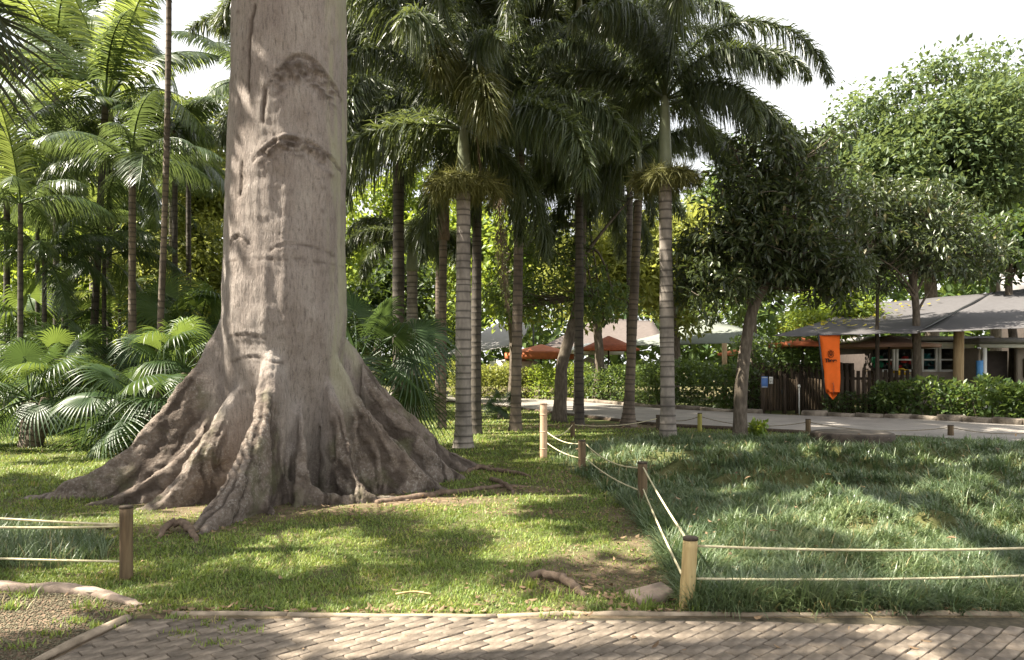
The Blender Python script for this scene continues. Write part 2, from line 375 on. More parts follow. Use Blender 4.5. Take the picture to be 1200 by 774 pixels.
def gz(x, y):
    z = .035 * (fbm(x * .9, y * .9, 3) - .47) * sstep(5.0, 5.6, y) * sstep(22, 16, y)
    ins = inpoly(x, y, BED); d = polydist(x, y, BED)
    z = z + np.where(ins, sstep(0, 1.6, d) * (.02 + .12 * fbm(x * .8, y * .8, 21) + .22 * sstep(.36, .62, fbm(x * 2.1, y * 2.1, 23, 3))) * sstep(18, 11, y), 0)
    return z

def make_ground():
    fx = np.arange(-14, 14.01, .14); fy = np.arange(2.8, 24, .13)
    far = np.array([1.0, 3, 8, 20, 60, 180, 600])
    xs = np.concatenate([-14 - far[::-1], fx, 14 + far]); ys = np.concatenate([2.8 - far[::-1], fy, 24.2 + far])
    X, Y = np.meshgrid(xs, ys); x, y = X.ravel(), Y.ravel()
    z = gz(x, y); s = soil_mask(x, y); s = np.where(inpoly(x, y, BED), .12, s)
    far_soil = sstep(26, 34, y) * .55
    s = np.maximum(s, far_soil * sstep(.35, .6, fbm(x * .3, y * .3, 8)))
    nx, ny = len(xs), len(ys); i = np.arange(ny - 1)[:, None] * nx; j = np.arange(nx - 1)[None]
    Q = np.stack([i + j, i + j + 1, i + nx + j + 1, i + nx + j], -1).reshape(-1, 4)
    o = MB().add(np.stack([x, y, z], -1), Q).obj('ground', MAT['earth_and_turf'], None, True, {'soil': s})
    tag(o, kind='structure')
make_ground()

# far paved path with a dark retaining edge
def strip(A_, B_, n, z):
    a = spline([(p[0], p[1], 0) for p in A_], n); b = spline([(p[0], p[1], 0) for p in B_], n)
    V = np.concatenate([a, b]); V[:, 2] = z; i = np.arange(n - 1)
    return V, np.stack([i, i + 1, n + i + 1, n + i], -1), None
fp = MB().add(*strip(PATH_N, PATH_F, 60, .03)).obj('paved_path', MAT['path_paving']); tag(fp, kind='structure')
te = spline([(p[0], p[1] - .06, .02) for p in PATH_N], 60)
k = tag(MB().add(*tube(te, .075, 5)).obj('path_edging', MAT['dark_timber']), kind='structure')
# kerb of stone blocks behind the path
kb = tag(bpy.data.objects.new('kerb', None), kind='structure'); COL.objects.link(kb)
kmesh = []
for v in range(3):
    V, Q, _ = box((0, 0, 0), (1, .28, .26), 0, .03); V = V + RNG.uniform(-.02, .02, V.shape); kmesh.append(MB().add(V, Q).mesh('kerb_stone', MAT['kerb_stone']))
def kerb_run(p, q, L=.62, z=.05, sc=1.0):
    p = np.array(p); q = np.array(q); n = max(1, int(np.linalg.norm(q - p) / L)); a = math.atan2(*(q - p)[::-1])
    for i in range(n):
        c = p + (q - p) * (i + .5) / n
        o = link('kerb_stone', random.choice(kmesh), kb, (c[0], c[1], z + random.uniform(-.02, .02)), (random.uniform(-.03, .03), random.uniform(-.03, .03), a + random.uniform(-.03, .03)))
        o.scale = (np.linalg.norm(q - p) / n * .97, random.uniform(.8, 1.1) * sc, random.uniform(.8, 1.1) * sc)
for i in range(6, 9): kerb_run(PATH_F[i], PATH_F[i + 1], .75)
kerb_run(G(862, 484.5), G(893, 486), .6)
for i in range(1, 5): kerb_run(PATH_F[i], PATH_F[i + 1], 1.1, .05, .8)

# ------------------------------------------------------------------ front brick path
def brick_path():
    root = MB().add(*strip([(-2.45, 3.0), (-2.4, 3.0)] and [(-2.5, 3.0), (0, 3.0), (6, 3.0)], [(-2.42, 4.86), (0, 4.86), (6, 4.9)], 12, .006)).obj('brick_path', MAT['joint_sand']); tag(root, kind='structure')
    poly = [(-2.62, 3.2), (5.2, 3.2), (5.2, 4.95), (3, 4.93), (1, 4.91), (.2, 4.885), (-.6, 4.86), (-1.4, 4.9), (-2.0, 4.9), (-2.36, 4.86)]
    def clip(P):
        for i in range(len(poly)):
            a = np.array(poly[i]); b_ = np.array(poly[(i + 1) % len(poly)]); e = b_ - a; out = []
            f = lambda p: e[0] * (p[1] - a[1]) - e[1] * (p[0] - a[0])
            for j in range(len(P)):
                p, q = P[j], P[(j + 1) % len(P)]; fp_, fq = f(p), f(q)
                if fp_ >= 0: out.append(p)
                if fp_ * fq < 0: out.append(p + (q - p) * fp_ / (fp_ - fq))
            P = out
            if len(P) < 3: return None
        return P
    L_, W_ = .175, .087; g = .010; th = math.radians(43); u = np.array((math.cos(th), math.sin(th))); v = np.array((-u[1], u[0]))
    full = []
    for k in range(4):
        V, Q, _ = box((0, 0, -.02), (L_ - g, W_ - g, .05), 0, .003); V = V + RNG.uniform(-.002, .002, V.shape)
        full.append(MB().add(V, Q).mesh('brick', MAT['brick_paver']))
    rest = MB()
    for r in range(-90, 90):
        for c in range(-45, 45):
            ctr = u * (c * L_ + (r % 2) * L_ / 2) + v * (r * W_) + np.array((.4, 4.2))
            if not (-2.9 < ctr[0] < 5.3 and 3.1 < ctr[1] < 5.1): continue
            P = [ctr + u * a * (L_ - g) / 2 + v * b_ * (W_ - g) / 2 for a, b_ in ((-1, -1), (1, -1), (1, 1), (-1, 1))]
            C = clip(P)
            if C is None: continue
            area = .5 * abs(sum(C[i][0] * C[(i + 1) % len(C)][1] - C[(i + 1) % len(C)][0] * C[i][1] for i in range(len(C))))
            if area < .0012: continue
            px = CX + ctr[0] / ctr[1] * F; py = HY + CAMZ * F / ctr[1]
            seen = -40 < px < 1240 and py < 785
            z = .014 + random.uniform(-.003, .003) + .004 * math.sin(ctr[0] * 3 + ctr[1] * 2)
            if area > L_ * W_ * .75:
                if seen:
                    link('brick', random.choice(full), root, (ctr[0], ctr[1], z), (random.uniform(-.012, .012), random.uniform(-.012, .012), th + random.uniform(-.012, .012)))
                else:
                    V, Q, _ = box((ctr[0], ctr[1], z - .02), (L_ - g, W_ - g, .05), th); rest.add(V, Q)
            else:
                n = len(C); C = np.array(C)
                V = np.concatenate([np.c_[C, np.full(n, -.03)], np.c_[C, np.full(n, z + .004)]])
                i = np.arange(n); Q = np.stack([i, (i + 1) % n, n + (i + 1) % n, n + i], -1)
                T = [(n, n + j, n + j + 1) for j in range(1, n - 1)]
                if seen: MB().add(V, Q, T).obj('brick', MAT['brick_paver'], root)
                else: rest.add(V, Q, T)
    o = rest.obj('brick_surround', MAT['brick_paver'], root); tag(o, kind='stuff')
    e = np.array([(x, float(EDGE(x)) + .02 + .012 * math.sin(x * 3) + random.uniform(-.006, .006), random.uniform(-.004, .006)) for x in np.arange(-2.2, 7, .15)])
    for i, (a, b_) in enumerate(((0, 5), (5, 14), (14, 24), (24, 36), (36, 48), (48, 62))):
        P = e[a:b_ + 1].copy(); P[0] += (P[1] - P[0]) * .05
        MB().add(*tube(P, .022, 6, True, .2, i)).obj('edging_strip', MAT['edging_concrete'], root)
    P = np.array([(-2.64, 3.0, .012), (-2.56, 4.1, .015), (-2.42, 4.84, .018)])
    MB().add(*tube(spline(P, 10), .026, 6, True, .2, 3)).obj('edging_strip', MAT['edging_concrete'], root)
brick_path()

# gravel corner and its stone kerb
def pebbles():
    n = 16000; x = RNG.uniform(-4.6, -2.4, n); y = RNG.uniform(3.9, 5.45, n)
    k = inpoly(x, y, GRAVEL); x, y = x[k], y[k]; n = len(x); r = RNG.uniform(.004, .011, n)
    base = np.array([(1, 0, 0), (-1, 0, 0), (0, 1, 0), (0, -1, 0), (0, 0, .7), (0, 0, -.7)])
    T0 = np.array([(0, 2, 4), (2, 1, 4), (1, 3, 4), (3, 0, 4), (2, 0, 5), (1, 2, 5), (3, 1, 5), (0, 3, 5)])
    V = base[None] * r[:, None, None] * RNG.uniform(.6, 1.3, (n, 6, 3)) + np.stack([x, y, r * .35], -1)[:, None]
    T = (T0[None] + (np.arange(n) * 6)[:, None, None]).reshape(-1, 3)
    tag(MB().add(V.reshape(-1, 3), None, T).obj('gravel', MAT['gravel_stone']), kind='stuff')
pebbles()
P = spline([(-4.4, 5.57, .01), (-3.55, 5.52, .012), (-3.1, 5.46, .012), (-2.8, 5.32, .01), (-2.48, 5.12, -.008)], 24)
T_ = np.gradient(P, axis=0); N_ = np.stack([-T_[:, 1], T_[:, 0], 0 * P[:, 0]], -1); N_ /= np.linalg.norm(N_, axis=1)[:, None]
pr_ = [(-.055, -.06), (-.055, .022), (-.042, .034), (.036, .036), (.05, .022), (.055, -.06)]; tap = np.linspace(1.05, .62, 24) ; rgk = np.random.default_rng(4); V = []
for i in range(24):
    for a, h in pr_: V.append(P[i] + N_[i] * (a * tap[i] + rgk.normal(0, .006)) + np.array((0, 0, h * tap[i] + rgk.normal(0, .006))))
i = np.arange(23)[:, None] * 6; j = np.arange(6)[None]; Q = np.stack([i + j, i + (j + 1) % 6, i + 6 + (j + 1) % 6, i + 6 + j], -1).reshape(-1, 4)
T = [(0, k, k + 1) for k in range(1, 5)] + [(138, 138 + k + 1, 138 + k) for k in range(1, 5)]
tag(MB().add(V, Q, T).obj('stone_edging', MAT['pink_stone'], None, False), 'long pale pinkish kerb stone edging the gravel corner', 'kerb stone')
# flat stone beside the front post
V, Q, _ = box((0, 0, 0), (.28, .18, .09), 0, .018); V = V + RNG.uniform(-.014, .014, V.shape)
o = MB().add(V, Q).obj('flat_stone', MAT['pink_stone'], None, False, None, (*G(763, 703), .025)); o.rotation_euler = (.06, -.08, .35)
tag(o, 'flat pinkish broken stone lying on bare soil beside the front rope post', 'stone')

# ------------------------------------------------------------------ kapok
def kapok():
    root = thing('kapok_tree', 'huge grey kapok tree with tall spreading buttress roots on the lawn', 'tree', (KC[0], KC[1], 0))
    O = np.array((KC[0], KC[1], 0))
    tmp = MB()
    prof = np.array([(-.25, .55, 0), (.4, .57, 0), (1.0, .64, .01), (1.6, .73, .02), (2.15, .785, .02), (3.0, .755, .03), (4.2, .735, .05), (6.3, .705, .09), (8.2, .67, .13), (9.5, .6, .15)])
    z = np.linspace(-.25, 9.5, 70); r = np.interp(z, prof[:, 0], prof[:, 1]); dx = np.interp(z, prof[:, 0], prof[:, 2])
    tmp.add(*tube(np.stack([dx, 0 * z, z], -1), r, 48))
    def fin(P, wt, wb, n=40):
        P = spline([(a - O[0], b_ - O[1], h) for a, b_, h in P], n)
        T = np.gradient(P[:, :2], axis=0); T /= np.linalg.norm(T, axis=1)[:, None] + 1e-9
        N = np.stack([-T[:, 1], T[:, 0]], -1); s = np.linspace(0, 1, n); V = []
        wob = .035 * (np.stack([fbm(s * 9 + P[0, 0] * 7, s * 0 + k, 40 + k) for k in range(9)], -1) - .47) * 2
        for i in range(n):
            h = P[i, 2]; t_ = s[i]; wT = wt * (1.15 - .55 * t_); wB = wb * (1.15 - .8 * t_ ** 1.5); hb = max(h, .02)
            wM = wB * .35 + wT * .65; pts = [(-wB * .85, -.3), (-wM, hb * .3), (-wT, hb * .72), (-wT * .62, hb * .94), (0, h), (wT * .62, hb * .94), (wT, hb * .72), (wM, hb * .3), (wB * .85, -.3)]
            for k, (a, q) in enumerate(pts):
                a += wob[i, k]; V.append((P[i, 0] + N[i, 0] * a, P[i, 1] + N[i, 1] * a, q + wob[i, (k + 3) % 9] * .5))
        k = 9; i = np.arange(n - 1)[:, None] * k; j = np.arange(k)[None]
        Q = np.stack([i + j, i + (j + 1) % k, i + k + (j + 1) % k, i + k + j], -1).reshape(-1, 4)
        T_ = [(0, 8 - a, 7 - a) for a in range(7)] + [((n - 1) * k, (n - 1) * k + a + 1, (n - 1) * k + a + 2) for a in range(7)]
        tmp.add(V, Q[:, ::-1], np.array(T_)[:, ::-1])
    fin([(-3.0, 9.9, 3.0), (-3.55, 9.75, 2.55), (-3.75, 9.7, 2.1), (-4.06, 9.6, 1.5), (-4.54, 9.5, .85), (-5.0, 9.42, .44), (-5.45, 9.33, .18), (-5.9, 9.25, -.08)], .10, .26)
    fin([(-3.8, 9.5, .9), (-4.05, 9.33, .55), (-4.25, 9.15, .33), (-4.5, 9.0, .17), (-4.72, 8.9, .06), (-4.95, 8.84, -.08)], .06, .10, 26)
    fin([(-3.1, 9.6, 1.75), (-3.4, 9.3, 1.35), (-3.6, 9.1, .88), (-3.83, 8.9, .42), (-3.98, 8.74, .14), (-4.12, 8.5, -.08)], .16, .21)
    fin([(-2.85, 9.6, 2.0), (-2.86, 9.1, 1.76), (-2.86, 8.85, 1.27), (-2.9, 8.5, .78), (-2.93, 8.1, .42), (-2.98, 7.8, .22), (-3.06, 7.5, .05), (-3.1, 7.3, -.1)], .16, .2)
    fin([(-2.6, 9.4, 1.35), (-2.5, 9.12, .88), (-2.43, 9.0, .5), (-2.32, 8.93, .26), (-2.08, 8.93, .15), (-1.75, 9.03, .10), (-1.35, 9.2, .05), (-1.0, 9.3, -.06)], .045, .075)
    fin([(-2.52, 9.2, .85), (-2.49, 8.95, .42), (-2.47, 8.83, .13), (-2.46, 8.72, -.08)], .05, .08, 20)
    fin([(-2.66, 9.2, .75), (-2.69, 8.95, .38), (-2.71, 8.83, .1), (-2.72, 8.72, -.08)], .05, .08, 20)
    fin([(-2.45, 9.8, 2.25), (-2.15, 9.72, 1.68), (-1.88, 9.7, 1.2), (-1.58, 9.72, .8), (-1.3, 9.78, .48), (-1.05, 9.86, .2), (-.8, 9.95, -.06)], .11, .2)
    fin([(-2.0, 9.9, 1.2), (-1.7, 10.0, .8), (-1.4, 10.25, .5), (-1.15, 10.5, .2), (-.9, 10.7, -.05)], .12, .28, 26)
    fin([(-2.5, 10, 2.45), (-2.1, 10.3, 1.85), (-1.8, 10.6, 1.38), (-1.4, 11, .92), (-1.05, 11.4, .48), (-.75, 11.8, .22), (-.5, 12.1, .07), (-.3, 12.4, -.06)], .11, .28)
    fin([(-3.3, 10.2, 2.2), (-3.8, 10.8, 1.2), (-4.3, 11.5, .4), (-4.7, 12, -.06)], .11, .34)
    fin([(-2.9, 10.3, 2.2), (-2.9, 11.2, 1.0), (-2.8, 12, .2), (-2.8, 12.5, -.06)], .11, .34)
    fin([(-2.7, 9.3, 1.3), (-2.75, 9.0, .95), (-2.74, 8.75, .55), (-2.68, 8.5, .26), (-2.6, 8.3, .08), (-2.55, 8.2, -.08)], .07, .1, 26)
    fin([(-2.3, 9.6, 1.5), (-2.1, 9.35, 1.05), (-1.95, 9.2, .6), (-1.78, 9.1, .28), (-1.6, 9.05, .08), (-1.5, 9.0, -.08)], .08, .13, 26)
    fin([(-2.0, 10.2, 1.7), (-1.6, 10.3, 1.15), (-1.25, 10.45, .65), (-.95, 10.65, .3), (-.7, 10.85, .08), (-.55, 11, -.08)], .09, .15, 26)
    me = tmp.mesh('tmp', None); to = link('tmp', me)
    md = to.modifiers.new('r', 'REMESH'); md.mode = 'VOXEL'; md.voxel_size = .027
    ms = to.modifiers.new('s', 'SMOOTH'); ms.factor = .5; ms.iterations = 3
    dg = bpy.context.evaluated_depsgraph_get(); ev = to.evaluated_get(dg)
    out = bpy.data.meshes.new_from_object(ev); bpy.data.objects.remove(to)
    n = len(out.vertices); V = np.empty(n * 3, np.float32); out.vertices.foreach_get('co', V); V = V.reshape(-1, 3).astype(float)
    N = np.empty(n * 3, np.float32); out.vertices.foreach_get('normal', N); N = N.reshape(-1, 3)
    zc = V[:, 2]; ra = np.hypot(V[:, 0] - np.interp(zc, prof[:, 0], prof[:, 2]), V[:, 1]); r0 = np.interp(zc, prof[:, 0], prof[:, 1])
    th = np.arctan2(V[:, 1], V[:, 0]); s = th * .8
    nz = fbm(s * 3, zc * 2.2, 60); rootm = np.maximum(sstep(.02, .5, ra - r0 + (nz - .47) * .3), sstep(.8, .15, zc + (nz - .47) * .9) * .8)
    rootm = rootm * sstep(3.0, 2.0, zc)
    # vertical fluting, ripples, knots
    d = .022 * (fbm(s * 9 + .35 * fbm(s * 2, zc * 2, 71), zc * .55, 62) - .47) * (1 - rootm) * 2
    d = d + .09 * (fbm(s * 2.4, zc * .8, 97) - .47) * (1 - rootm)
    d = d + .012 * (fbm(s * 3, zc * 7, 64) - .47) * (1 - rootm) * 2
    d = d + .05 * (fbm(s * 6 + 3, zc * 5, 66) - .47) * rootm * 2 + .03 * (fbm(V[:, 0] * 9, V[:, 1] * 9 + zc * 7, 68) - .47) * rootm * 2
    fur = np.abs(2 * fbm(th * 17 + fbm(ra * 2, zc * 2, 95) * 2.2, (ra + zc) * 1.3, 93, 3) - .9); fur = np.clip(1 - fur * 3.2, 0, 1)
    d = d - .032 * fur * rootm; furrow = fur * rootm
    scar = np.zeros(n); front = V[:, 1] < 0
    def arch(px, py, w, h, dep, deep):
        nonlocal d, scar
        x0 = (px - CX) / F * 9.17 - O[0]; z0 = CAMZ - (py - HY) / F * 9.17
        u = (V[:, 0] - x0) / w; c = z0 + h * (1 - u * u) - V[:, 2]
        on = front & (np.abs(u) < 1.12)
        tex = fbm(V[:, 0] * 16, V[:, 2] * 22, 80); c = c + .05 * (fbm(V[:, 0] * 7, V[:, 2] * 7, 84) - .47); md_ = .25 + 1.5 * fbm(V[:, 0] * 9, V[:, 2] * 5, 86)
        rid = (np.exp(-((c / .028) ** 2)) + .55 * np.exp(-(((c - .075) / .022) ** 2)) + .35 * np.exp(-(((c + .07) / .022) ** 2))) * on * md_ * sstep(1.12, .8, np.abs(u))
        ins = sstep(0, .05, c) * sstep(h * 1.25, h * .8, c) * sstep(1.0, .7, np.abs(u)) * on
        d = d + dep * .8 * rid - dep * .6 * np.exp(-(((c - .045) / .02) ** 2)) * on + ins * deep * (tex - .5)
        scar = np.maximum(scar, np.maximum(np.exp(-(((c - .045) / .022) ** 2)) * on * sstep(.3, .6, tex) * .8, ins * sstep(.40, .60, tex) * .85 * min(1, deep * 14)))
    arch(352, 92, .36, .34, .036, .15); arch(342, 180, .43, .23, .036, .10); arch(350, 288, .3, .06, .014, .02)
    arch(277, 282, .12, .10, .03, .05); arch(345, 302, .9, .03, .006, .0); arch(285, 392, .26, .03, .012, .03); arch(296, 420, .34, .05, .014, .03)
    def eye(px, py, rx, rz_, dep):
        nonlocal d, scar
        x0 = (px - CX) / F * 9.17 - O[0]; z0 = CAMZ - (py - HY) / F * 9.17
        q = np.hypot((V[:, 0] - x0) / rx, (V[:, 2] - z0) / rz_)
        rings = np.cos(q * 9) * sstep(1.15, .8, q) * front
        d = d + dep * rings; scar = np.maximum(scar, sstep(.2, -.6, rings) * sstep(1.15, .9, q) * front * .6)
    eye(340, 166, .19, .10, .024); eye(352, 80, .16, .12, .016)
    def crack(pts, w):
        nonlocal d, scar
        P = [((a - CX) / F * 9.2 - O[0], CAMZ - (b_ - HY) / F * 9.2) for a, b_ in pts]; dist = np.full(n, 9.); vx = V[:, 0] + .05 * (fbm(V[:, 2] * 4, V[:, 2] * 0 + w * 90, 87) - .47)
        for (ax, az), (bx, bz) in zip(P[:-1], P[1:]):
            t = np.clip(((vx - ax) * (bx - ax) + (V[:, 2] - az) * (bz - az)) / ((bx - ax) ** 2 + (bz - az) ** 2), 0, 1)
            dist = np.minimum(dist, np.hypot(vx - ax - t * (bx - ax), V[:, 2] - az - t * (bz - az)))
        w = w * (.25 + 1.3 * fbm(V[:, 2] * 5, V[:, 0] * 2, 88)); k = np.exp(-(dist / w) ** 2) * front; d = d - .03 * k; scar = np.maximum(scar, np.clip(k * 1.6, 0, 1))
    crack([(297, 5), (292, 45), (290, 108)], .022); crack([(312, 106), (309, 145)], .022); crack([(283, 190), (280, 228)], .018)
    crack([(409, 425), (405, 445), (412, 460)], .04)
    pr = np.random.default_rng(5)
    for k in range(60):
        z0 = pr.uniform(1.8, 6.8); x0 = pr.uniform(-.72, .72); q = np.hypot((V[:, 0] - x0) / .022, (V[:, 2] - z0) / .028)
        kk = np.exp(-q ** 2) * front; d = d + .006 * kk; scar = np.maximum(scar, kk * pr.uniform(.2, .8))
    V = V + N * d[:, None]
    out.vertices.foreach_set('co', V.astype(np.float32).ravel())
    lich = sstep(.86, .97, V[:, 0] / np.maximum(ra, .3)) * sstep(.35, .6, fbm(th * 9, zc * 1.5, 91)) * .7 * (1 - rootm)
    for k, v in (('root', rootm), ('scar', scar), ('furrow', furrow), ('lichen', lich)):
        a = out.attributes.new(k, 'FLOAT', 'POINT'); a.data.foreach_set('value', v.astype(np.float32))
    out.polygons.foreach_set('use_smooth', np.ones(len(out.polygons), bool)); out.update()
    out.name = 'trunk'; out.materials.clear(); out.materials.append(MAT['kapok_bark']); link('trunk', out, root)
    return root
KAPOK = kapok()

# ------------------------------------------------------------------ leaves and trees
def leaf_faces(P, D, U, L_, W_, fold=.25, hexa=True, seed=0):
    """leaves at P along D with blade side U (all n x 3), length L_, width W_"""
    n = len(P); L_ = np.asarray(L_)[:, None]; W_ = np.asarray(W_)[:, None]
    Nn = np.cross(U, D)
    if hexa:
        st = [(0, 0, 0), (.3, .5, fold), (.68, .4, fold), (1, 0, -.1), (.68, -.4, fold), (.3, -.5, fold)]
        V = np.stack([P + D * L_ * a + U * W_ * b_ + Nn * W_ * c for a, b_, c in st], 1)
        k = (np.arange(n) * 6)[:, None]; Q = np.concatenate([k + np.array([[0, 1, 2, 3]]), k + np.array([[0, 3, 4, 5]])])
        return V.reshape(-1, 3), Q, None
    st = [(0, 0, 0), (.45, .5, fold), (1, 0, 0), (.45, -.5, fold)]
    V = np.stack([P + D * L_ * a + U * W_ * b_ + Nn * W_ * c for a, b_, c in st], 1)
    k = (np.arange(n) * 4)[:, None]; T = np.concatenate([k + np.array([[0, 1, 2]]), k + np.array([[0, 2, 3]])])
    return V.reshape(-1, 3), None, T
def unit(v): return v / (np.linalg.norm(v, axis=-1, keepdims=True) + 1e-9)
def foliage(mb, C, per, cr, ll, lw, rg, hexa=False, droop=.35, flat=.7, fold=.25):
    """a clump of leaves round each centre in C"""
    n = len(C) * per
    off = rg.normal(0, 1, (n, 3)); off = unit(off) * (rg.uniform(0, 1, (n, 1)) ** .5) * np.repeat(np.broadcast_to(cr, (len(C),)), per)[:, None]
    off[:, 2] *= flat
    P = np.repeat(C, per, 0) + off
    D = unit(off * .8 / (np.mean(cr)) + rg.normal(0, .6, (n, 3)) + np.array((0, 0, -droop)))
    U = np.cross(D, np.array((0, 0, 1.0)) + rg.normal(0, .45, (n, 3))); U = unit(U)
    l = ll * rg.uniform(.65, 1.25, n)
    mb.add(*leaf_faces(P, D, U, l, l * lw * rg.uniform(.8, 1.2, n), fold, hexa))
def shell(center, rad, n, rg, inner=.45, mind=0, low=-1):
    out = []
    tries = 0
    while len(out) < n and tries < n * 40:
        tries += 1
        v = rg.normal(0, 1, 3); v /= np.linalg.norm(v)
        if v[2] < low: continue
        p = np.array(center) + v * np.array(rad) * rg.uniform(inner, 1.0)
        if mind and out and np.min(np.linalg.norm(np.array(out) - p, axis=1)) < mind: continue
        out.append(p)
    return np.array(out)

GAPS = [(A(288, 160, 9.3), .42), (A(275, 60, 9.3), .3), (A(280, 375, 9.3), .3), (A(300, 560, 8.3), .45), (A(285, 600, 7.9), .35), (A(235, 530, 9.0), .4), (A(205, 470, 9.55), .35), (A(150, 540, 9.45), .35), (A(322, 470, 8.9), .25)] + [((*G(px, py), 0), r) for px, py, r in (
    (250, 650, .55), (355, 665, .7), (410, 642, .55), (485, 660, .55), (570, 600, .6), (600, 625, .55), (690, 540, .6), (100, 515, 1.), (60, 550, .8), (130, 500, .9), (420, 764, .6), (640, 745, .9), (740, 730, .7), (860, 740, .8), (990, 745, .6), (1120, 752, .8),
    (960, 640, .8), (1010, 660, .8), (880, 590, .6), (780, 520, 1.0), (1130, 600, .7), (40, 715, .8), (560, 690, .5), (720, 650, .5), (1180, 690, .6), (900, 545, .9), (1050, 560, .9), (840, 640, .6), (1100, 640, .7), (760, 550, .6), (500, 540, .6), (600, 500, 1.2), (560, 480, 1.2))]
def sun_gaps(w, cr):  # drops leaf clumps along sun rays so light patches land at chosen spots
    s_ = np.array(sd); keep = ~((np.abs(w[:, 0]) < .74 * w[:, 1]) & (w[:, 2] < CAMZ + HY / F * w[:, 1] + .9))     # nothing of these crowns reaches the frame
    for p, r in GAPS:
        q = w - np.array(p); t = q @ s_; keep &= np.linalg.norm(q - t[:, None] * s_, axis=1) > r + cr * .4
    return keep
def tree(name, label, cat, base, pts, r0, r1, crowns, per, ll, lw, mat, bark, seed, limbs=6, hexa=False, droop=.35, group=None, cr=.5, twigs=True, flat=.7, keepf=None):
    rg = np.random.default_rng(seed)
    root = thing(name, label, cat, (base[0], base[1], 0), group); O = np.array((base[0], base[1], 0.0))
    pts = np.array(pts, float) - O
    P = spline(pts, 18); R = np.linspace(r0, r1, 18); R[0] *= 1.35; R[1] *= 1.12
    MB().add(*tube(P, R, 10, True, .06, seed)).obj('trunk', MAT[bark], root, True)
    C = np.concatenate([shell(np.array(c) - O, rad, n, rg, inner, .5 * cr) for c, rad, n, inner in crowns])
    if keepf is not None: C = C[keepf(C + O, cr)]
    tgt = C[rg.permutation(len(C))[:limbs]]; joints = []
    for i, t in enumerate(tgt):
        a = P[int(rg.integers(11, 18))]; mid = (a + t) / 2 + np.array((0, 0, .12 * np.linalg.norm(t - a))) + rg.normal(0, .15, 3)
        lp = spline([a, a * .65 + mid * .35 + rg.normal(0, .05, 3), mid, t], 12); MB().add(*tube(lp, np.linspace(r1 * .62, r1 * .12, 12), 6, True, .05, seed + i)).obj('limb', MAT[bark], root, True)
        joints.append(lp)
    J = np.concatenate(joints + [P[12:]])
    if twigs:
        tw = MB()
        for c in C:
            a = J[np.argmin(np.linalg.norm(J - c, axis=1) + np.maximum(0, J[:, 2] - c[2]) * .5)]
            if np.linalg.norm(c - a) < .15: continue
            tw.add(*tube(spline([a, (a + c) / 2 + rg.normal(0, .12, 3), c], 5), np.linspace(max(.012, r1 * .16), .006, 5), 4, False))
        if tw.n: tag(tw.obj('twigs', MAT[bark], root, True), kind='stuff')
    mb = MB(); foliage(mb, C, per, cr * rg.uniform(.75, 1.3, len(C)), ll, lw, rg, hexa, droop, flat)
    mb.obj('crown', MAT[mat], root)
    return root

# kapok crown high above the frame: leafed and gapped to dapple lawn and trunk
def kapok_crown():
    rg = np.random.default_rng(3); top = np.array((.15, 0, 9.2)); J = []
    for i in range(9):
        a = i * 2 * math.pi / 9 + rg.uniform(-.2, .2); L_ = rg.uniform(6.5, 9.5) * (1.25 if math.cos(a) < -.3 else 1)
        e = np.array((math.cos(a) * L_, math.sin(a) * L_, rg.uniform(4.2, 7.5)))
        lp = spline([top - (0, 0, .6), top + e * .3 + (0, 0, .4), top + e * .65 + (0, 0, .2), top + e], 14)
        MB().add(*tube(lp, np.linspace(.34, .05, 14), 8, True, .05, i)).obj('limb', MAT['tree_bark'], KAPOK, True); J.append(lp)
    C = []
    for lp in J:
        for k in range(38):
            p = lp[int(rg.integers(4, 14))] + rg.normal(0, 1.0, 3) * (1, 1, .6); C.append(p)
    C += list(shell((-8.9 - KC[0], 9.2 - KC[1], 11.6), (2.4, 2.8, 1.8), 90, rg, .1)); C += list(shell((-6.2 - KC[0], 9.0 - KC[1], 9.6), (1.4, 2.2, 1.0), 26, rg, .1))  # extra leaf clumps added to break up the sun on the trunk
    C = np.array(C); w = C + np.array((KC[0], KC[1], 0))
    ztop = CAMZ + HY / F * w[:, 1] + .9                               # the photograph shows none of the crown
    keep = (w[:, 2] > 8.2) & sun_gaps(w, .7)
    C = C[keep]
    mb = MB(); foliage(mb, C, 80, .62, .34, .55, rg, False, .3, .6); mb.obj('crown', MAT['kapok_leaf'], KAPOK)
kapok_crown()

# ------------------------------------------------------------------ palms
def ribbon(B, D, L_, w, droop, nseg=3, up=None):
    """tapering leaflets: B bases, D directions (n x 3), droop pulls the tips down"""
    n = len(B); L_ = np.asarray(L_)[:, None]; w = np.asarray(w)[:, None]; droop = np.broadcast_to(droop, (n,))[:, None]
    U = np.cross(D, np.array((0, 0, 1.0))) if up is None else up
    U = unit(U); V = []
    g = np.array((0, 0, -1.0))
    for k in range(nseg + 1):
        t = k / nseg
        p = B + D * L_ * t * (1 - .25 * droop * t) + g * L_ * droop * t * t
        ww = w * (.55 + .9 * t - 1.45 * t * t) if k < nseg else None
        if k < nseg: V += [p - U * ww * .5, p + U * ww * .5]
        else: V.append(p)
    V = np.stack(V, 1); m = V.shape[1]; b0 = (np.arange(n) * m)[:, None]
    Q = np.concatenate([b0 + np.array([[2 * k, 2 * k + 1, 2 * k + 3, 2 * k + 2]]) for k in range(nseg - 1)])
    T = b0 + np.array([[2 * nseg - 2, 2 * nseg - 1, 2 * nseg]])
    return V.reshape(-1, 3), Q, T
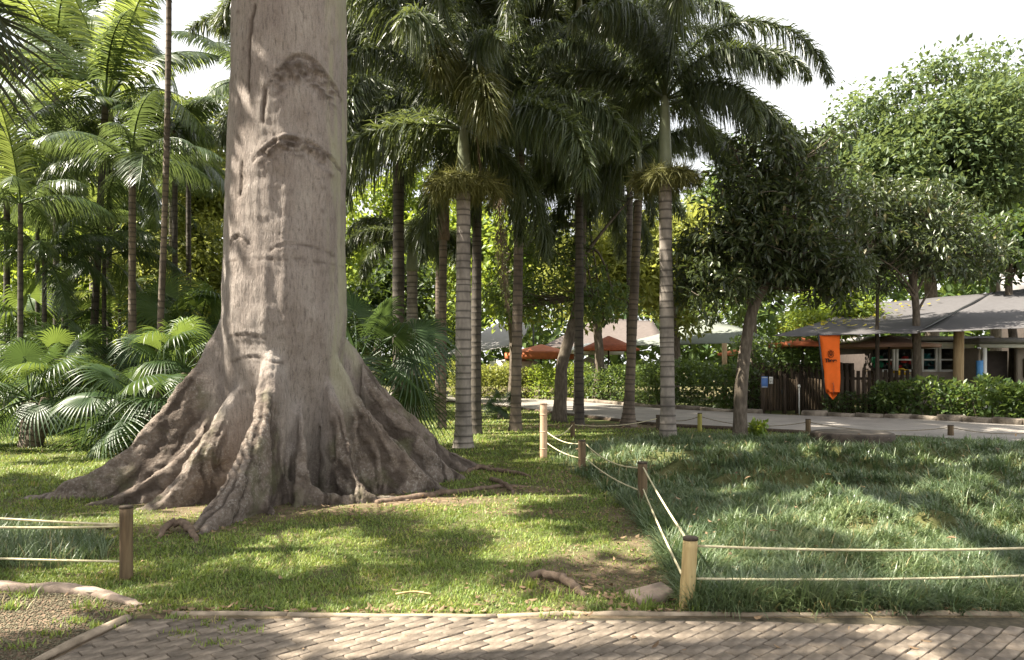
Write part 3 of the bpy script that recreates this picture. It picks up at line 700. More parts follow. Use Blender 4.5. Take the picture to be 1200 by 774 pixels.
def rachis(L_, e0, e1, n=40, pw=1.2):
    s = np.linspace(0, 1, n); e = np.radians(e0 + (e1 - e0) * s ** pw); ds = L_ / (n - 1)
    x = np.concatenate([[0], np.cumsum(np.cos(e[:-1]) * ds)]); z = np.concatenate([[0], np.cumsum(np.sin(e[:-1]) * ds)])
    return np.stack([x, 0 * x, z], -1)
def sample(P, s):
    i = np.clip(s * (len(P) - 1), 0, len(P) - 1.001); k = i.astype(int); f = (i - k)[:, None]
    return P[k] * (1 - f) + P[k + 1] * f, unit(P[k + 1] - P[k])
def feather(L_, e0, e1, mat, pairs=74, ll=.78, w=.055, droop=.5, seed=0, vee=.25):
    rg = np.random.default_rng(seed); P = rachis(L_, e0, e1)
    s = np.repeat(np.linspace(.16, .995, pairs), 2) + rg.uniform(-.004, .004, pairs * 2); s = np.clip(s, 0, 1)
    B, T = sample(P, s); side = np.tile([-1.0, 1.0], pairs)[:, None]
    Nn = np.cross(T, np.array((0, 1.0, 0))); 
    D = unit(np.array((0, 1.0, 0)) * side + T * (.45 + .6 * s[:, None]) - Nn * vee + rg.normal(0, .06, (len(s), 3)))
    l = ll * np.sin(np.clip(.12 + s * .95, 0, 1) * math.pi) ** .55 * rg.uniform(.88, 1.08, len(s))
    mb = MB(); mb.add(*ribbon(B, D, l, np.full(len(s), w), droop * rg.uniform(.7, 1.4, len(s)), 3, unit(T + rg.normal(0, .12, T.shape))))
    mb.add(*tube(P, np.linspace(.028, .006, len(P)), 4, False))
    return mb.mesh('frond', MAT[mat])
def foxtail(L_, e0, e1, mat, seed=0, ll=.68, nst=108, rnd=7):
    rg = np.random.default_rng(seed); P = rachis(L_, e0, e1)
    s = np.repeat(np.linspace(.13, .995, nst), rnd) + rg.uniform(-.005, .005, nst * rnd); s = np.clip(s, 0, 1)
    B, T = sample(P, s); Nn = np.cross(T, np.array((0, 1.0, 0))); a = rg.uniform(0, 2 * math.pi, len(s))[:, None]
    R_ = np.array((0, 1.0, 0)) * np.cos(a) + Nn * np.sin(a)
    D = unit(R_ + T * rg.uniform(.35, .9, (len(s), 1)))
    l = ll * np.sin(np.clip(.16 + s * .84, 0, 1) * math.pi * .98) ** .5 * rg.uniform(.7, 1.1, len(s))
    U = unit(np.cross(D, R_ + rg.normal(0, .8, R_.shape)))
    mb = MB(); mb.add(*ribbon(B, D, l, rg.uniform(.03, .05, len(s)), rg.uniform(.4, 1.05, len(s)), 2, U))
    mb.add(*tube(P, np.linspace(.035, .007, len(P)), 4, False))
    return mb.mesh('frond', MAT[mat])
def fan(pet, e0, e1, rad, mat, seed=0, n=40, split=.42, droop=.42):
    rg = np.random.default_rng(seed); P = rachis(pet, e0, e1, 14)
    mb = MB(); mb.add(*tube(P, np.linspace(.018, .011, 14), 4, False))
    T = unit(P[-1] - P[-2]); Yv = np.array((0, 1.0, 0)); Nn = np.cross(T, Yv); c = P[-1]
    span = math.radians(150); st = np.array([.04, .25, .5, .72, .88, 1.0]); dw = 2 * span / n
    for i in range(n):
        a = -span + (i + .5) * dw; L_ = rad * (1 - .28 * abs(a / span) ** 2) * rg.uniform(.93, 1.05); dr = droop * rg.uniform(.7, 1.5); V = []
        D = T * math.cos(a) + Yv * math.sin(a); U = -T * math.sin(a) + Yv * math.cos(a)
        for t in st:
            r = L_ * t; w = math.tan(dw / 2) * min(r, L_ * split) * 1.02
            if t > split: w *= max(0, (1 - t) / (1 - split)) ** .8
            p = c + D * r - Nn * (.10 * r * abs(a) / span) * 0; h = -.16 * (r / rad) ** 1.5 * rad
            tip = max(0, t - split) ** 2 * L_ * dr * 3.0
            q = p + Nn * h * -1 * -.35 + np.array((0, 0, -tip - .10 * rad * t * t))
            V += [q - U * w, q - Nn * w * .55, q + U * w]
        b0 = 0; Q = []
        for k in range(len(st) - 1):
            Q += [(3 * k, 3 * k + 1, 3 * k + 4, 3 * k + 3), (3 * k + 1, 3 * k + 2, 3 * k + 5, 3 * k + 4)]
        mb.add(V, Q)
    return mb.mesh('fan_leaf', MAT[mat])
def palm_trunk(root, top, r0, r1, ring, mat, flare=1.35, seed=0, bend=0.0, k=16, name='trunk'):
    rg = np.random.default_rng(seed); H = top[2]; zs = []; rr = []; at = []
    z = 0.0
    while z < H:
        st = ring * rg.uniform(.55, 1.4)
        for f, dr, a in ((0, .035, 1), (.12, .02, .35), (.25, 0, 0), (.85, -.015, 0)):
            if z + f * st < H: zs.append(z + f * st); rr.append(1 + dr); at.append(a)
        z += st
    zs = np.array(zs); t = zs / H; R = (r0 + (r1 - r0) * t) * np.array(rr) * (1 + (flare - 1) * np.exp(-zs / .28)) * (1 + .03 * np.sin(zs * 2.1 + seed))
    P = np.stack([top[0] * t + bend * np.sin(t * math.pi), top[1] * t, zs], -1)
    V, Q, T = tube(P, R, k, True, .02, seed); A_ = np.concatenate([np.repeat(at, k), [0, 0]])
    return MB().add(V, Q, T).obj(name, MAT[mat], root, True, {'ring': A_})

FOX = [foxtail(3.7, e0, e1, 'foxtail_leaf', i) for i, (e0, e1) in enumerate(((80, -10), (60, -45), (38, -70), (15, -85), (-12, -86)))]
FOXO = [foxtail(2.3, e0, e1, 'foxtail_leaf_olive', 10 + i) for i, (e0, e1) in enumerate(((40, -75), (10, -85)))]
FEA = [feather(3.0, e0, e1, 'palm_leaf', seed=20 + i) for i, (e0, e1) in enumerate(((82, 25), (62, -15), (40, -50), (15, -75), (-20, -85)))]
FEB = [feather(3.0, e0, e1, 'palm_leaf_backlit', seed=30 + i, droop=.25) for i, (e0, e1) in enumerate(((86, 50), (66, 0), (45, -40), (18, -70)))]
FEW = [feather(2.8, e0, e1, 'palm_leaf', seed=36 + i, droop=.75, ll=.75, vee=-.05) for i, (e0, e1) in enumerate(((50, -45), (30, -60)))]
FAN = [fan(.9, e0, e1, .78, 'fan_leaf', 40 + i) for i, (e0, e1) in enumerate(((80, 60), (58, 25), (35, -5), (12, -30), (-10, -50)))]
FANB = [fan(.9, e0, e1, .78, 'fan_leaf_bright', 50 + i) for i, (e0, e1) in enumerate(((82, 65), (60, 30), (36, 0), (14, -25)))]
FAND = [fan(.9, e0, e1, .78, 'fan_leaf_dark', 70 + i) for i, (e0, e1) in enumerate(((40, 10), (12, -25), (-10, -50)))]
FANY = [fan(.8, 30, -20, .7, 'yellow_leaf', 61)]

def crown_of(root, top, meshes, n, seed, scale=1.0, weights=None, az0=None, roll=.25, name='frond'):
    rg = random.Random(seed); off = rg.uniform(0, 6.28) if az0 is None else az0
    for i in range(n):
        me = meshes[min(len(meshes) - 1, int(len(meshes) * (i + rg.uniform(0, .9)) / n))] if weights is None else rg.choices(meshes, weights)[0]
        o = link(name, me, root, top, (rg.uniform(-roll, roll), rg.uniform(-.08, .08), off + i * 2.39996 + rg.uniform(-.3, .3)))
        k = scale * rg.uniform(.88, 1.12); o.scale = (k, k, k)
def flowers(seed):
    rg = np.random.default_rng(seed); mb = MB()
    for i in range(9):
        a = rg.uniform(-.9, .9); el = rg.uniform(-.2, .6)
        P = spline([(0, 0, 0), (.2 * math.cos(a), .2 * math.sin(a), .12 + .1 * el), (.42 * math.cos(a), .42 * math.sin(a), .02 + .15 * el)], 6)
        mb.add(*tube(P, np.linspace(.012, .005, 6), 4, False))
        n = 70; s = rg.uniform(.2, 1, n); B, T = sample(P, s)
        D = unit(T * .4 + rg.normal(0, .6, (n, 3))); mb.add(*ribbon(B, D, rg.uniform(.12, .3, n), np.full(n, .014), rg.uniform(.0, .6, n), 2, unit(rg.normal(0, 1, (n, 3)))))
    return mb.mesh('flower_cluster', MAT['flower_string'])
FLW = [flowers(1), flowers(2)]

def foxtail_palm(label, px, py, ptop, r, mat='palm_trunk_grey', n=13, seed=0, scale=1.0, shaft=1.25, fl=0, lean=0.0, olive=0, flare=1.35, Y=None, group='foxtail palms behind the kapok', weights=(2, 4, 4, 2.5, 1)):
    x, y = G(px, py) if Y is None else ((px - CX) / F * Y, Y)
    root = thing('foxtail_palm', label, 'palm tree', (x, y, 0), group)
    z1 = CAMZ - (ptop - HY) / F * y; lx = lean
    palm_trunk(root, (lx, 0, z1), r, r * .82, .17, mat, flare, seed)
    P = np.array([(lx, 0, z1 - .02), (lx, 0, z1 + .15), (lx, 0, z1 + shaft * .6), (lx, 0, z1 + shaft)])
    MB().add(*tube(spline(P, 8), np.array([.92, 1.06, 1.05, .98, .88, .76, .62, .5]) * r * .95, 12)).obj('crown_shaft', MAT['crown_shaft'], root, True)
    top = (lx, 0, z1 + shaft * .93)
    crown_of(root, top, FOX, n + 3, seed, scale, weights)
    if olive: crown_of(root, (lx, 0, z1 + shaft * .85), FOXO, olive, seed + 5, scale)
    for i in range(fl):
        o = link('flower_cluster', FLW[i % 2], root, (lx, 0, z1 - .08), (0, 0, seed + i * 6.283 / max(fl, 1))); k = random.uniform(1.25, 1.9); o.scale = (k, k, k)
    return root
p1 = foxtail_palm('grey ringed foxtail palm nearest right of the kapok with olive hanging frond', 543, 525, 222, .165, n=14, seed=3, fl=6, olive=0)
o = link('frond', FOXO[1], p1, (0, 0, 7.1), (.1, 0, -1.35)); o.scale = (1.25,) * 3
o['label'] = 'olive lit frond hanging towards the viewer'
o = link('frond', FOXO[0], p1, (0, 0, 7.1), (.1, 0, -1.75)); o.scale = (1.05,) * 3
p3 = foxtail_palm('tall grey ringed foxtail palm with flower clusters and one long frond reaching right', 783, 516, 212, .165, n=11, seed=9, fl=6, shaft=1.9, lean=-.07, weights=[2, 4, 4, 2, 1])
bigf = foxtail(5.2, 72, -78, 'foxtail_leaf', 77, .6, 140, 6)
o = link('frond', bigf, p3, (-.05, 0, 7.5), (0, 0, .1)); o['label'] = 'long frond arching right against the sky'
o = link('frond', FOX[3], p3, (-.05, 0, 7.3), (0, 0, -.25))
foxtail_palm('dark ringed palm trunk standing directly behind the nearest grey palm', 557, 509, 210, .13, 'palm_trunk_dark', 11, 14, lean=.05)
foxtail_palm('slim shaded grey palm between the nearest grey palm and the forked tree', 604, 505, 175, .135, 'palm_trunk_brown', 12, 21, lean=.12, shaft=1.1)
foxtail_palm('slightly leaning brown palm with swollen base beside the dark path edging', 736, 500, 232, .135, 'palm_trunk_brown', 11, 25, lean=.28, flare=2.0)
foxtail_palm('thick dark palm trunk just right of the kapok above the fan leaves', 467, 500, 180, .165, 'palm_trunk_dark', 13, 31, Y=19.5, scale=1.1)
foxtail_palm('thin distant palm by the left end of the paved path', 514, 483, 175, .12, 'palm_trunk_brown', 10, 37, scale=1.05)
foxtail_palm('short stout pinkish brown palm half hidden by fan palm leaves', 483, 480, 318, .2, 'palm_trunk_grey', 9, 41, Y=24, scale=.75, shaft=.9)
foxtail_palm('pale palm behind the forked tree with drooping dark fronds', 678, 480, 262, .17, 'palm_trunk_grey', 12, 43, Y=27, scale=1.25)
foxtail_palm('tall dark palm whose fronds fill the sky between the two grey palms', 606, 480, 150, .12, 'palm_trunk_dark', 13, 47, Y=30, scale=1.3)
foxtail_palm('tall far palm with fronds showing just right of the kapok trunk', 388, 480, 120, .17, 'palm_trunk_dark', 14, 52, Y=25, scale=1.25)
foxtail_palm('tall far palm crowned high above the thin palm', 518, 480, 90, .12, 'palm_trunk_dark', 13, 57, Y=27, scale=1.3)
foxtail_palm('tall far palm crowned high left of the flowering palm', 738, 480, 100, .12, 'palm_trunk_dark', 12, 63, Y=26, scale=1.2)
foxtail_palm('very tall palm whose crown fills the top of the picture above the nearest grey palm', 559, 480, 55, .12, 'palm_trunk_dark', 16, 68, Y=22, scale=1.2)
foxtail_palm('very tall palm whose crown fills the top of the picture above the forked tree', 679, 480, 45, .12, 'palm_trunk_dark', 16, 69, Y=21, scale=1.2)
foxtail_palm('tall palm with its crown at the top edge just right of the kapok', 394, 480, 30, .16, 'palm_trunk_dark', 16, 70, Y=23, scale=1.25)
# brown dead fronds hanging from the crowns
DEAD = feather(3.2, -72, -88, 'dead_frond', 60, .45, .05, .9, 90, -.3)
for lab, px, py, Y, rz in (('long brown dead frond hanging beside the nearest grey palm', 585, 185, 16.5, -2.2), ('small brown dead sheath curling off the nearest grey palm', 558, 160, 15.0, .3)):
    o = link('dead_frond', DEAD, None, A(px, py, Y), (.15, .1, rz)); o.scale = (1.15, .7, 1.15) if 'long' in lab else (.32, .5, .32); tag(o, lab, 'dead frond')
# reddish sheathed trunk
pt = thing('sheathed_palm', 'thin palm with reddish brown peeling sheath right of the thick dark palm', 'palm tree', (A(518, 430, 20)[0], 20, 0))
palm_trunk(pt, (.05, 0, 8.2), .11, .09, .16, 'palm_trunk_brown', 1.2, 5)
MB().add(*tube(spline([(.05, 0, 4.9), (.04, -.02, 5.7), (.07, 0, 6.6), (.05, 0, 7.4)], 14), np.linspace(.15, .13, 14), 9, True, .15, 4)).obj('sheath', MAT['root_bark'], pt, True)
crown_of(pt, (.05, 0, 8.1), FOX, 9, 71, .9)

def feather_palm(label, px, Y, pcrown, r, meshes, n, seed, scale=1.0, mat='palm_trunk_brown', lean=0.0, group='feather palms on the left', k=12, weights=None, bend=0):
    x = (px - CX) / F * Y
    r *= .8; root = thing('feather_palm', label, 'palm tree', (x, Y, 0), group); z1 = CAMZ - (pcrown - HY) / F * Y
    palm_trunk(root, (lean, 0, z1), r, r * .8, .2, mat, 1.25, seed, bend, k)
    crown_of(root, (lean, 0, z1 - .05), meshes, n, seed, scale, weights)
    return root
L1 = feather_palm('slim palm near the left edge with an upright bright yellow-green frond', 24, 18.5, 238, .085, FEW + FEA[2:4], 9, 101, .8, 'palm_trunk_dark')
o = link('frond', FEB[0], L1, (0, 0, 5.5), (0, .1, -1.5)); o.scale = (.95,) * 3; o['label'] = 'upright frond coloured bright yellow-green as if lit'
L2 = feather_palm('dark ringed palm with pale arching fronds left of the tall thin palm', 155, 20, 192, .13, FEW + FEA[1:4], 11, 103, .95, 'palm_trunk_brown')
o = link('frond', FEW[0], L2, (0, 0, 6.9), (0, 0, 3.3))
feather_palm('tall thin ringed palm rising out of the picture left of the kapok', 182, 19, -140, .1, FEA, 12, 107, 1.0, 'palm_trunk_brown', .35, bend=.1)
feather_palm('leaning palm with a big glossy bright crown at upper left', 105, 24, 118, .15, FEB + FEA[1:3], 15, 109, 1.45, 'palm_trunk_dark', .5)
feather_palm('dark trunked palm third from the left edge', 76, 26, 205, .14, FEA, 11, 113, 1.1, 'palm_trunk_dark')
feather_palm('slender dark palm between the left edge palm and the third trunk', 44, 24, 235, .09, FEA, 9, 117, .9, 'palm_trunk_dark')
feather_palm('pale thin trunked palm behind the drooping fronds at left', 108, 30, 255, .14, FEB, 10, 119, .95, 'palm_trunk_grey')
feather_palm('tall hazy palm high at the upper left corner', 130, 33, 28, .17, FEA, 14, 121, 1.45, 'palm_trunk_brown')
feather_palm('tall far palm whose fronds peek out left of the kapok trunk', 292, 28, 92, .17, FEA, 13, 123, 1.05, 'palm_trunk_brown')
feather_palm('pale slim palm between the tall thin palm and the kapok', 200, 33, 232, .11, FEA, 10, 127, 1.1, 'palm_trunk_grey')
feather_palm('dark slim palm nearest left of the kapok trunk', 221, 31, 178, .14, FEA, 11, 129, 1.1, 'palm_trunk_dark')
feather_palm('bushy bright palm on the left edge of the picture', -14, 21, 210, .12, FEB, 12, 131, 1.1, 'palm_trunk_dark')
feather_palm('far bright palm at mid left among the trunks', 62, 34, 150, .15, FEB, 12, 133, 1.3, 'palm_trunk_dark')
feather_palm('young bright palm in the gap left of the tall thin palm', 140, 27, 355, .08, FEB, 9, 137, .75, 'palm_trunk_brown')

feather_palm('dark palm with drooping fronds low behind the left edge palm', 8, 23, 165, .12, FEA[1:] + FEW, 13, 139, 1.25, 'palm_trunk_dark')
feather_palm('dark palm crowned between the leaning palm and the dark ringed palm', 128, 27, 175, .13, FEA[1:] + FEW, 14, 141, 1.3, 'palm_trunk_dark')
feather_palm('shaded palm with hanging fronds between the tall thin palm and the lime tree', 205, 25, 150, .12, FEA[2:] + FEW, 12, 143, 1.0, 'palm_trunk_dark')
feather_palm('young dark palm low between the third trunk and the dark ringed palm', 122, 24, 300, .09, FEA[1:] + FEW, 12, 145, .95, 'palm_trunk_dark')
feather_palm('young dark palm low beside the left edge palm', 52, 22, 300, .09, FEA[1:] + FEW, 12, 147, .9, 'palm_trunk_dark')
feather_palm('tall bright palm at the top left of the picture', 66, 27, 70, .14, FEB + FEA[1:3], 15, 149, 1.4, 'palm_trunk_dark')
feather_palm('tall palm standing left of the viewer and shading the brick path', -900, 3.4, -1750, .14, FEA[1:], 12, 151, 1.0, 'palm_trunk_brown')
def fan_palm(label, loc, h, n, meshes, seed, scale=1.0, r=.14, mat='palm_trunk_brown', stems=1, weights=None, name='fan_palm'):
    root = thing(name, label, 'fan palm', (loc[0], loc[1], 0), 'low fan palms round the lawn'); rg = random.Random(seed)
    for s in range(stems):
        dx = s * r * 2.3
        palm_trunk(root, (dx, 0, h), r, r * .85, .09, mat, 1.3, seed + s)
    crown_of(root, (0, 0, h), meshes, n, seed, scale, weights, None, .75, 'leaf')
    return root
fan_palm('low fan palm with a stout double trunk at the left edge', (-9.6, 15.3), .95, 18, FAN + FANB[1:2], 201, 1.05, .17, 'palm_trunk_brown', 2)
fan_palm('low fan palm with a short thick stem behind the left edge one', G(62, 506), .9, 14, FAN + FANB, 203, 1.15, .2)
fan_palm('sprawling fan palm with pale drooping leaves left of the buttress roots', (A(176, 440, 14.2)[0], 14.2), .75, 19, FAN[1:], 207, 1.05, .12)
fan_palm('tall bright fan palm directly left of the kapok trunk', (A(216, 400, 17)[0], 17), 1.5, 16, FANB[:2] + FAN[1:4], 209, 1.1, .13)
fan_palm('large dark fan palm emerging right of the kapok trunk', (A(418, 415, 13.2)[0], 13.2), 1.55, 19, FAN, 211, 1.2, .16)
fan_palm('fan palm with one yellowing leaf among the trunks at left', (A(108, 380, 21)[0], 21), 1.4, 14, FAN[:4] + FANY, 213, 1.2, .12)
fan_palm('bright fan palm in the sunlit gap at far left', (A(40, 390, 19.5)[0], 19.5), 1.2, 14, FANB + FAN[2:4], 217, 1.25, .13)
fan_palm('small dark fan palm under the tall thin palm', (A(182, 400, 20)[0], 20), .9, 13, FAN, 219, 1.1, .12)
fan_palm('tall fan palm leaning into the upper left corner', (-5.85, 6.2), 5.0, 16, FAND[:2], 223, 1.3, .13)
fan_palm('tall fan palm among the far trunks at the left edge', (A(55, 330, 24)[0], 24), 2.4, 16, FANB + FAN[1:4], 231, 1.7, .12)
fan_palm('tall fan palm close behind the kapok on its left', (A(232, 330, 23.5)[0], 23.5), 2.6, 16, FANB[:3] + FAN[1:4], 235, 1.6, .12)
sp = fan_palm('tiny young fan palm on the lawn right of the nearest grey palm', G(586, 490), .3, 12, FAN[:4], 227, .48, .07, name='palm_seedling')

# ------------------------------------------------------------------ broadleaf trees
x, y = G(867, 517)
tree('mango_tree', 'dark long-leaved tree with a smooth grey forked trunk in the border bed', 'tree', (x, y),
     [(x, y, -.05), (x + .02, y, 1.0), (x + .12, y, 2.0), (x + .3, y, 2.9), (x + .75, y + .1, 3.7), (x + 1.0, y + .2, 4.4)], .155, .09,
     [(A(880, 275, 16.8), (1.6, 1.9, 1.4), 66, .35), (A(935, 265, 16.5), (1.7, 1.9, 1.6), 76, .35), (A(905, 195, 17), (1.6, 1.8, .95), 46, .3), (A(830, 330, 16.8), (.9, 1.2, .9), 32, .2), (A(975, 320, 16.4), (.9, 1.0, .8), 26, .2)],
     58, .2, .28, 'mango_leaf', 'tree_bark', 301, 9, True, .55, cr=.38)
x, y = G(655, 495)
tree('forked_tree', 'leaning grey tree forking low between the palms by the paved path', 'tree', (x, y),
     [(x, y, -.05), (x + .05, y, .9), (x + .1, y, 1.7), (x + .35, y, 2.6), (x + .62, y, 3.7), (x + .65, y, 5.2), (x + .7, y, 6.8)], .2, .12,
     [(A(605, 345, 24.9), (1.3, 1.5, .9), 34, .2), (A(690, 345, 22.5), (1.4, 1.5, 1.0), 30, .2), (A(640, 290, 22.5), (1.6, 1.6, 1.2), 40, .2), (A(700, 180, 23), (2.0, 2, 1.8), 40, .2)],
     42, .17, .4, 'mid_leaf', 'tree_bark', 303, 8, True, .4, cr=.45)
xb = A(1075, 0, 24.9)[0]
tree('verge_tree', 'slim tree with drooping dark leaves in front of the large grey shade sail', 'tree', (xb, 24.9),
     [(xb, 24.9, -.05), (xb, 24.9, 1.5), (xb - .03, 24.9, 2.6), (xb - .05, 24.9, 3.6), (xb - .1, 25.0, 4.6)], .15, .1,
     [(A(1065, 270, 24.9), (2.1, 2.1, 1.9), 95, .3), (A(1010, 270, 24.7), (1.5, 1.6, 1.8), 50, .3), (A(1130, 290, 25), (1.8, 1.8, 1.2), 44, .3)],
     54, .23, .3, 'mango_leaf', 'tree_bark', 307, 8, True, .6, cr=.45)
xb = A(1028, 0, 24.9)[0]
tree('verge_sapling', 'thin straight sapling left of the slim tree before the large sail', 'tree', (xb, 24.9),
     [(xb, 24.9, -.05), (xb, 24.9, 1.5), (xb, 24.9, 3), (xb + .02, 24.9, 4.6)], .075, .05,
     [(A(1025, 300, 24.9), (.9, .9, 1.2), 26, .2)], 40, .2, .32, 'mango_leaf', 'dark_bark', 309, 4, True, .6, cr=.4)
for lab, bx_, by_, cs, sd_ in (('broad unseen tree added left of the viewer to shade the lawn', -9.6, 2.6, ((-9.3, 3.0, 10.2), (4.6, 4.4, 2.6), 210, .1), 331), ('broad unseen tree added beyond the left edge to shade the lawn', -14.6, 8.6, ((-13.6, 8.6, 10.4), (5.0, 4.6, 2.4), 80, .1), 333)):  # unseen trees, added to cast dappled shade on the lawn
    tree('shade_tree', lab, 'tree', (bx_, by_), [(bx_, by_, -.1), (bx_ + .1, by_, 3), (bx_, by_ + .1, 6), (bx_ + .2, by_, 8.4)], .35, .2, [cs], 80, .33, .55, 'kapok_leaf', 'tree_bark', sd_, 8, False, .35, 'unseen trees added to shade the lawn', .62, True, .6, sun_gaps)
def big_tree(label, px, Y, ptop, pbot, wpx, mat, seed, n=90, per=60, ll=.34, lw=.5, r=.25, bark='tree_bark', group='trees behind the cafe', cr=1.0, lobes=3, name='shade_tree', droop=.35):
    rg = np.random.default_rng(seed); x = (px - CX) / F * Y; zt = CAMZ - (ptop - HY) / F * Y; zb = CAMZ - (pbot - HY) / F * Y
    w = wpx / F * Y / 2; h = (zt - zb) / 2; zc = (zt + zb) / 2
    cs = [((x, Y, zc), (w * .8, w * .8, h * .92), n // 2, .45)]
    for i in range(lobes):
        a = rg.uniform(0, 6.28); cs.append(((x + math.cos(a) * w * .55, Y + math.sin(a) * w * .4, zc + rg.uniform(-.35, .4) * h), (w * .5, w * .5, h * .5), n // (2 * lobes), .4))
    tree(name, label, 'tree', (x, Y), [(x, Y, -.1), (x + .1, Y, zc * .35), (x - .1, Y, zc * .7), (x, Y, zc)], r, r * .5, cs, per, ll, lw, mat, bark, seed, 7, False, droop, group, cr, True, .65)
big_tree('big rounded green tree towering behind the large grey shade sail', 1090, 36, 62, 345, 235, 'hazy_leaf', 401, 240, 140, .32, .5, .35, cr=1.15, lobes=5)
big_tree('tree with rising top sprays at the right behind the cafe', 1165, 39, 55, 330, 170, 'hazy_leaf', 403, 170, 130, .32, .5, .3, cr=1.1)
big_tree('green tree paled as by haze above the dark mango tree', 1000, 40, 105, 330, 150, 'hazy_leaf', 405, 100, 110, .32, .5, .3, cr=1.15)
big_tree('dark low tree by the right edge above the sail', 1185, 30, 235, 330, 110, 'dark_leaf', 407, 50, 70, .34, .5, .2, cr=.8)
big_tree('bright green tree glowing behind the flowering palm', 790, 37, 215, 400, 130, 'lime_leaf', 409, 90, 70, .38, .5, .25, cr=1.0)  # lime leaf colour paints sunlight onto this far tree
big_tree('green tree coloured as sunlit behind the forked tree', 700, 35, 230, 395, 150, 'lime_leaf', 411, 90, 70, .38, .5, .25, cr=1.0)  # leaf tone raised to lime to stand for sun on it
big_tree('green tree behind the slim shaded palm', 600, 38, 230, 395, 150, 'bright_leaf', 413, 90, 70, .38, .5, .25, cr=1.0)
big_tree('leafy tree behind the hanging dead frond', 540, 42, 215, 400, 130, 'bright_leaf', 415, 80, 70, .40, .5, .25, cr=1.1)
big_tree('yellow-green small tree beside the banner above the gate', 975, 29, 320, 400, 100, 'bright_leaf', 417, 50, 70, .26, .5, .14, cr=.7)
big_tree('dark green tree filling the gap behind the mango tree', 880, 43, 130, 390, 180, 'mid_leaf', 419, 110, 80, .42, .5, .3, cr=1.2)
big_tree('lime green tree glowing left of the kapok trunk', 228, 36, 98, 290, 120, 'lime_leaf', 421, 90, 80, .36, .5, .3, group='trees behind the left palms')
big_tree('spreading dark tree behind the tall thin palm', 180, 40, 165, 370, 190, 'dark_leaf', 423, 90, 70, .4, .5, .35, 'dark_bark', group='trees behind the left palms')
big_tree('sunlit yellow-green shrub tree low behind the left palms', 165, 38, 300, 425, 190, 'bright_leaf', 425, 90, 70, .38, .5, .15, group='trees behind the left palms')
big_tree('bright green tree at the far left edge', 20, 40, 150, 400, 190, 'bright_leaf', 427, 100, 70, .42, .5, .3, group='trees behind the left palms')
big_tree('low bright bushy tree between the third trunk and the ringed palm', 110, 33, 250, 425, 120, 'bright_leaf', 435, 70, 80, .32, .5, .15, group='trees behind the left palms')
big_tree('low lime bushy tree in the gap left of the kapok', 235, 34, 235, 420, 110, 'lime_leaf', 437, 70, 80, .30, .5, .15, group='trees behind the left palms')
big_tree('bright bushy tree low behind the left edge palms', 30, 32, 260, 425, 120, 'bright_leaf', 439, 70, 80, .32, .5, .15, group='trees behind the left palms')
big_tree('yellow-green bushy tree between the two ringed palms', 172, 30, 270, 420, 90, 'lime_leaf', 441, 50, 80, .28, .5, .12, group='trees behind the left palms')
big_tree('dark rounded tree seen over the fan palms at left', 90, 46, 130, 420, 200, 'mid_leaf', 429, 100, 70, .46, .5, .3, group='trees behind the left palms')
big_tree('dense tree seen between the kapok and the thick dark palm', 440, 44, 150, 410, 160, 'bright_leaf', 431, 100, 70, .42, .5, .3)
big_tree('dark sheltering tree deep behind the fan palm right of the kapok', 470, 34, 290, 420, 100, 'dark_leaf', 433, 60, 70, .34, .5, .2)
# distant wood that closes the view
def distant_wood():
    rg = np.random.default_rng(77); n = 1500; a = rg.uniform(-60, 60, n); y = rg.uniform(62, 80, n); z = rg.uniform(-.02, 1, n).clip(0, 1) ** 1.1 * (11 + 5 * fbm(a * .12, a * 0, 4))
    mb = MB(); foliage(mb, np.stack([a, y, z], -1), 34, 2.2, .95, .55, rg, False, .3, .7)
    tag(mb.obj('distant_woodland', MAT['mid_leaf']), kind='stuff')
distant_wood()

# ------------------------------------------------------------------ hedges and shrubs
def hedge(name, label, cat, a, b_, h, d, mat, seed, dens=190, ll=.12, lw=.5, group=None):
    rg = np.random.default_rng(seed); a = np.array(a); b_ = np.array(b_); L_ = np.linalg.norm(b_ - a); c = (a + b_) / 2
    root = thing(name, label, cat, (c[0], c[1], 0), group); t = (b_ - a) / L_; nrm = np.array((-t[1], t[0]))
    n = int(L_ * dens * h * 2.6); s = rg.uniform(-.5, .5, n) * L_; e = rg.uniform(-.5, .5, n); z = rg.uniform(.0, 1, n) ** .75
    top = h * (.72 + .5 * fbm(s * 1.1, s * 0, seed)); bulge = .7 + .5 * fbm(s * 1.6, z * 3, seed + 2)
    zz = z * top; P = np.stack([t[0] * s + nrm[0] * e * d * bulge, t[1] * s + nrm[1] * e * d * bulge, zz], -1)
    D = unit(np.stack([nrm[0] * e * 2, nrm[1] * e * 2, (z - .4)], -1) + rg.normal(0, .7, (n, 3))); U = unit(np.cross(D, np.array((0, 0, 1.)) + rg.normal(0, .5, (n, 3))))
    l = ll * rg.uniform(.6, 1.4, n); mb = MB().add(*leaf_faces(P, D, U, l, l * lw, .2, False)); mb.obj('foliage', MAT[mat], root)
    st = MB()
    for k in range(int(L_ * 2.5)):
        q = rg.uniform(-.5, .5) * L_; e0 = rg.uniform(-.3, .3) * d
        p = np.array((t[0] * q + nrm[0] * e0, t[1] * q + nrm[1] * e0, 0)); st.add(*tube(np.array([p, p + (rg.normal(0, .05), rg.normal(0, .05), h * .4), p + (rg.normal(0, .12), rg.normal(0, .1), h * .75)]), (.018, .014, .008), 4, False))
    tag(st.obj('stems', MAT['dark_bark'], root), kind='stuff'); return root
HB = 'hedges and shrubs along the paved path'
hedge('hedge', 'yellow-green sunlit hedge between the nearest grey palm and the slim palm', 'hedge', (-3.2, 39.5), (1.0, 38.2), 1.75, 1.3, 'lime_leaf', 501, 230, .15, group=HB)
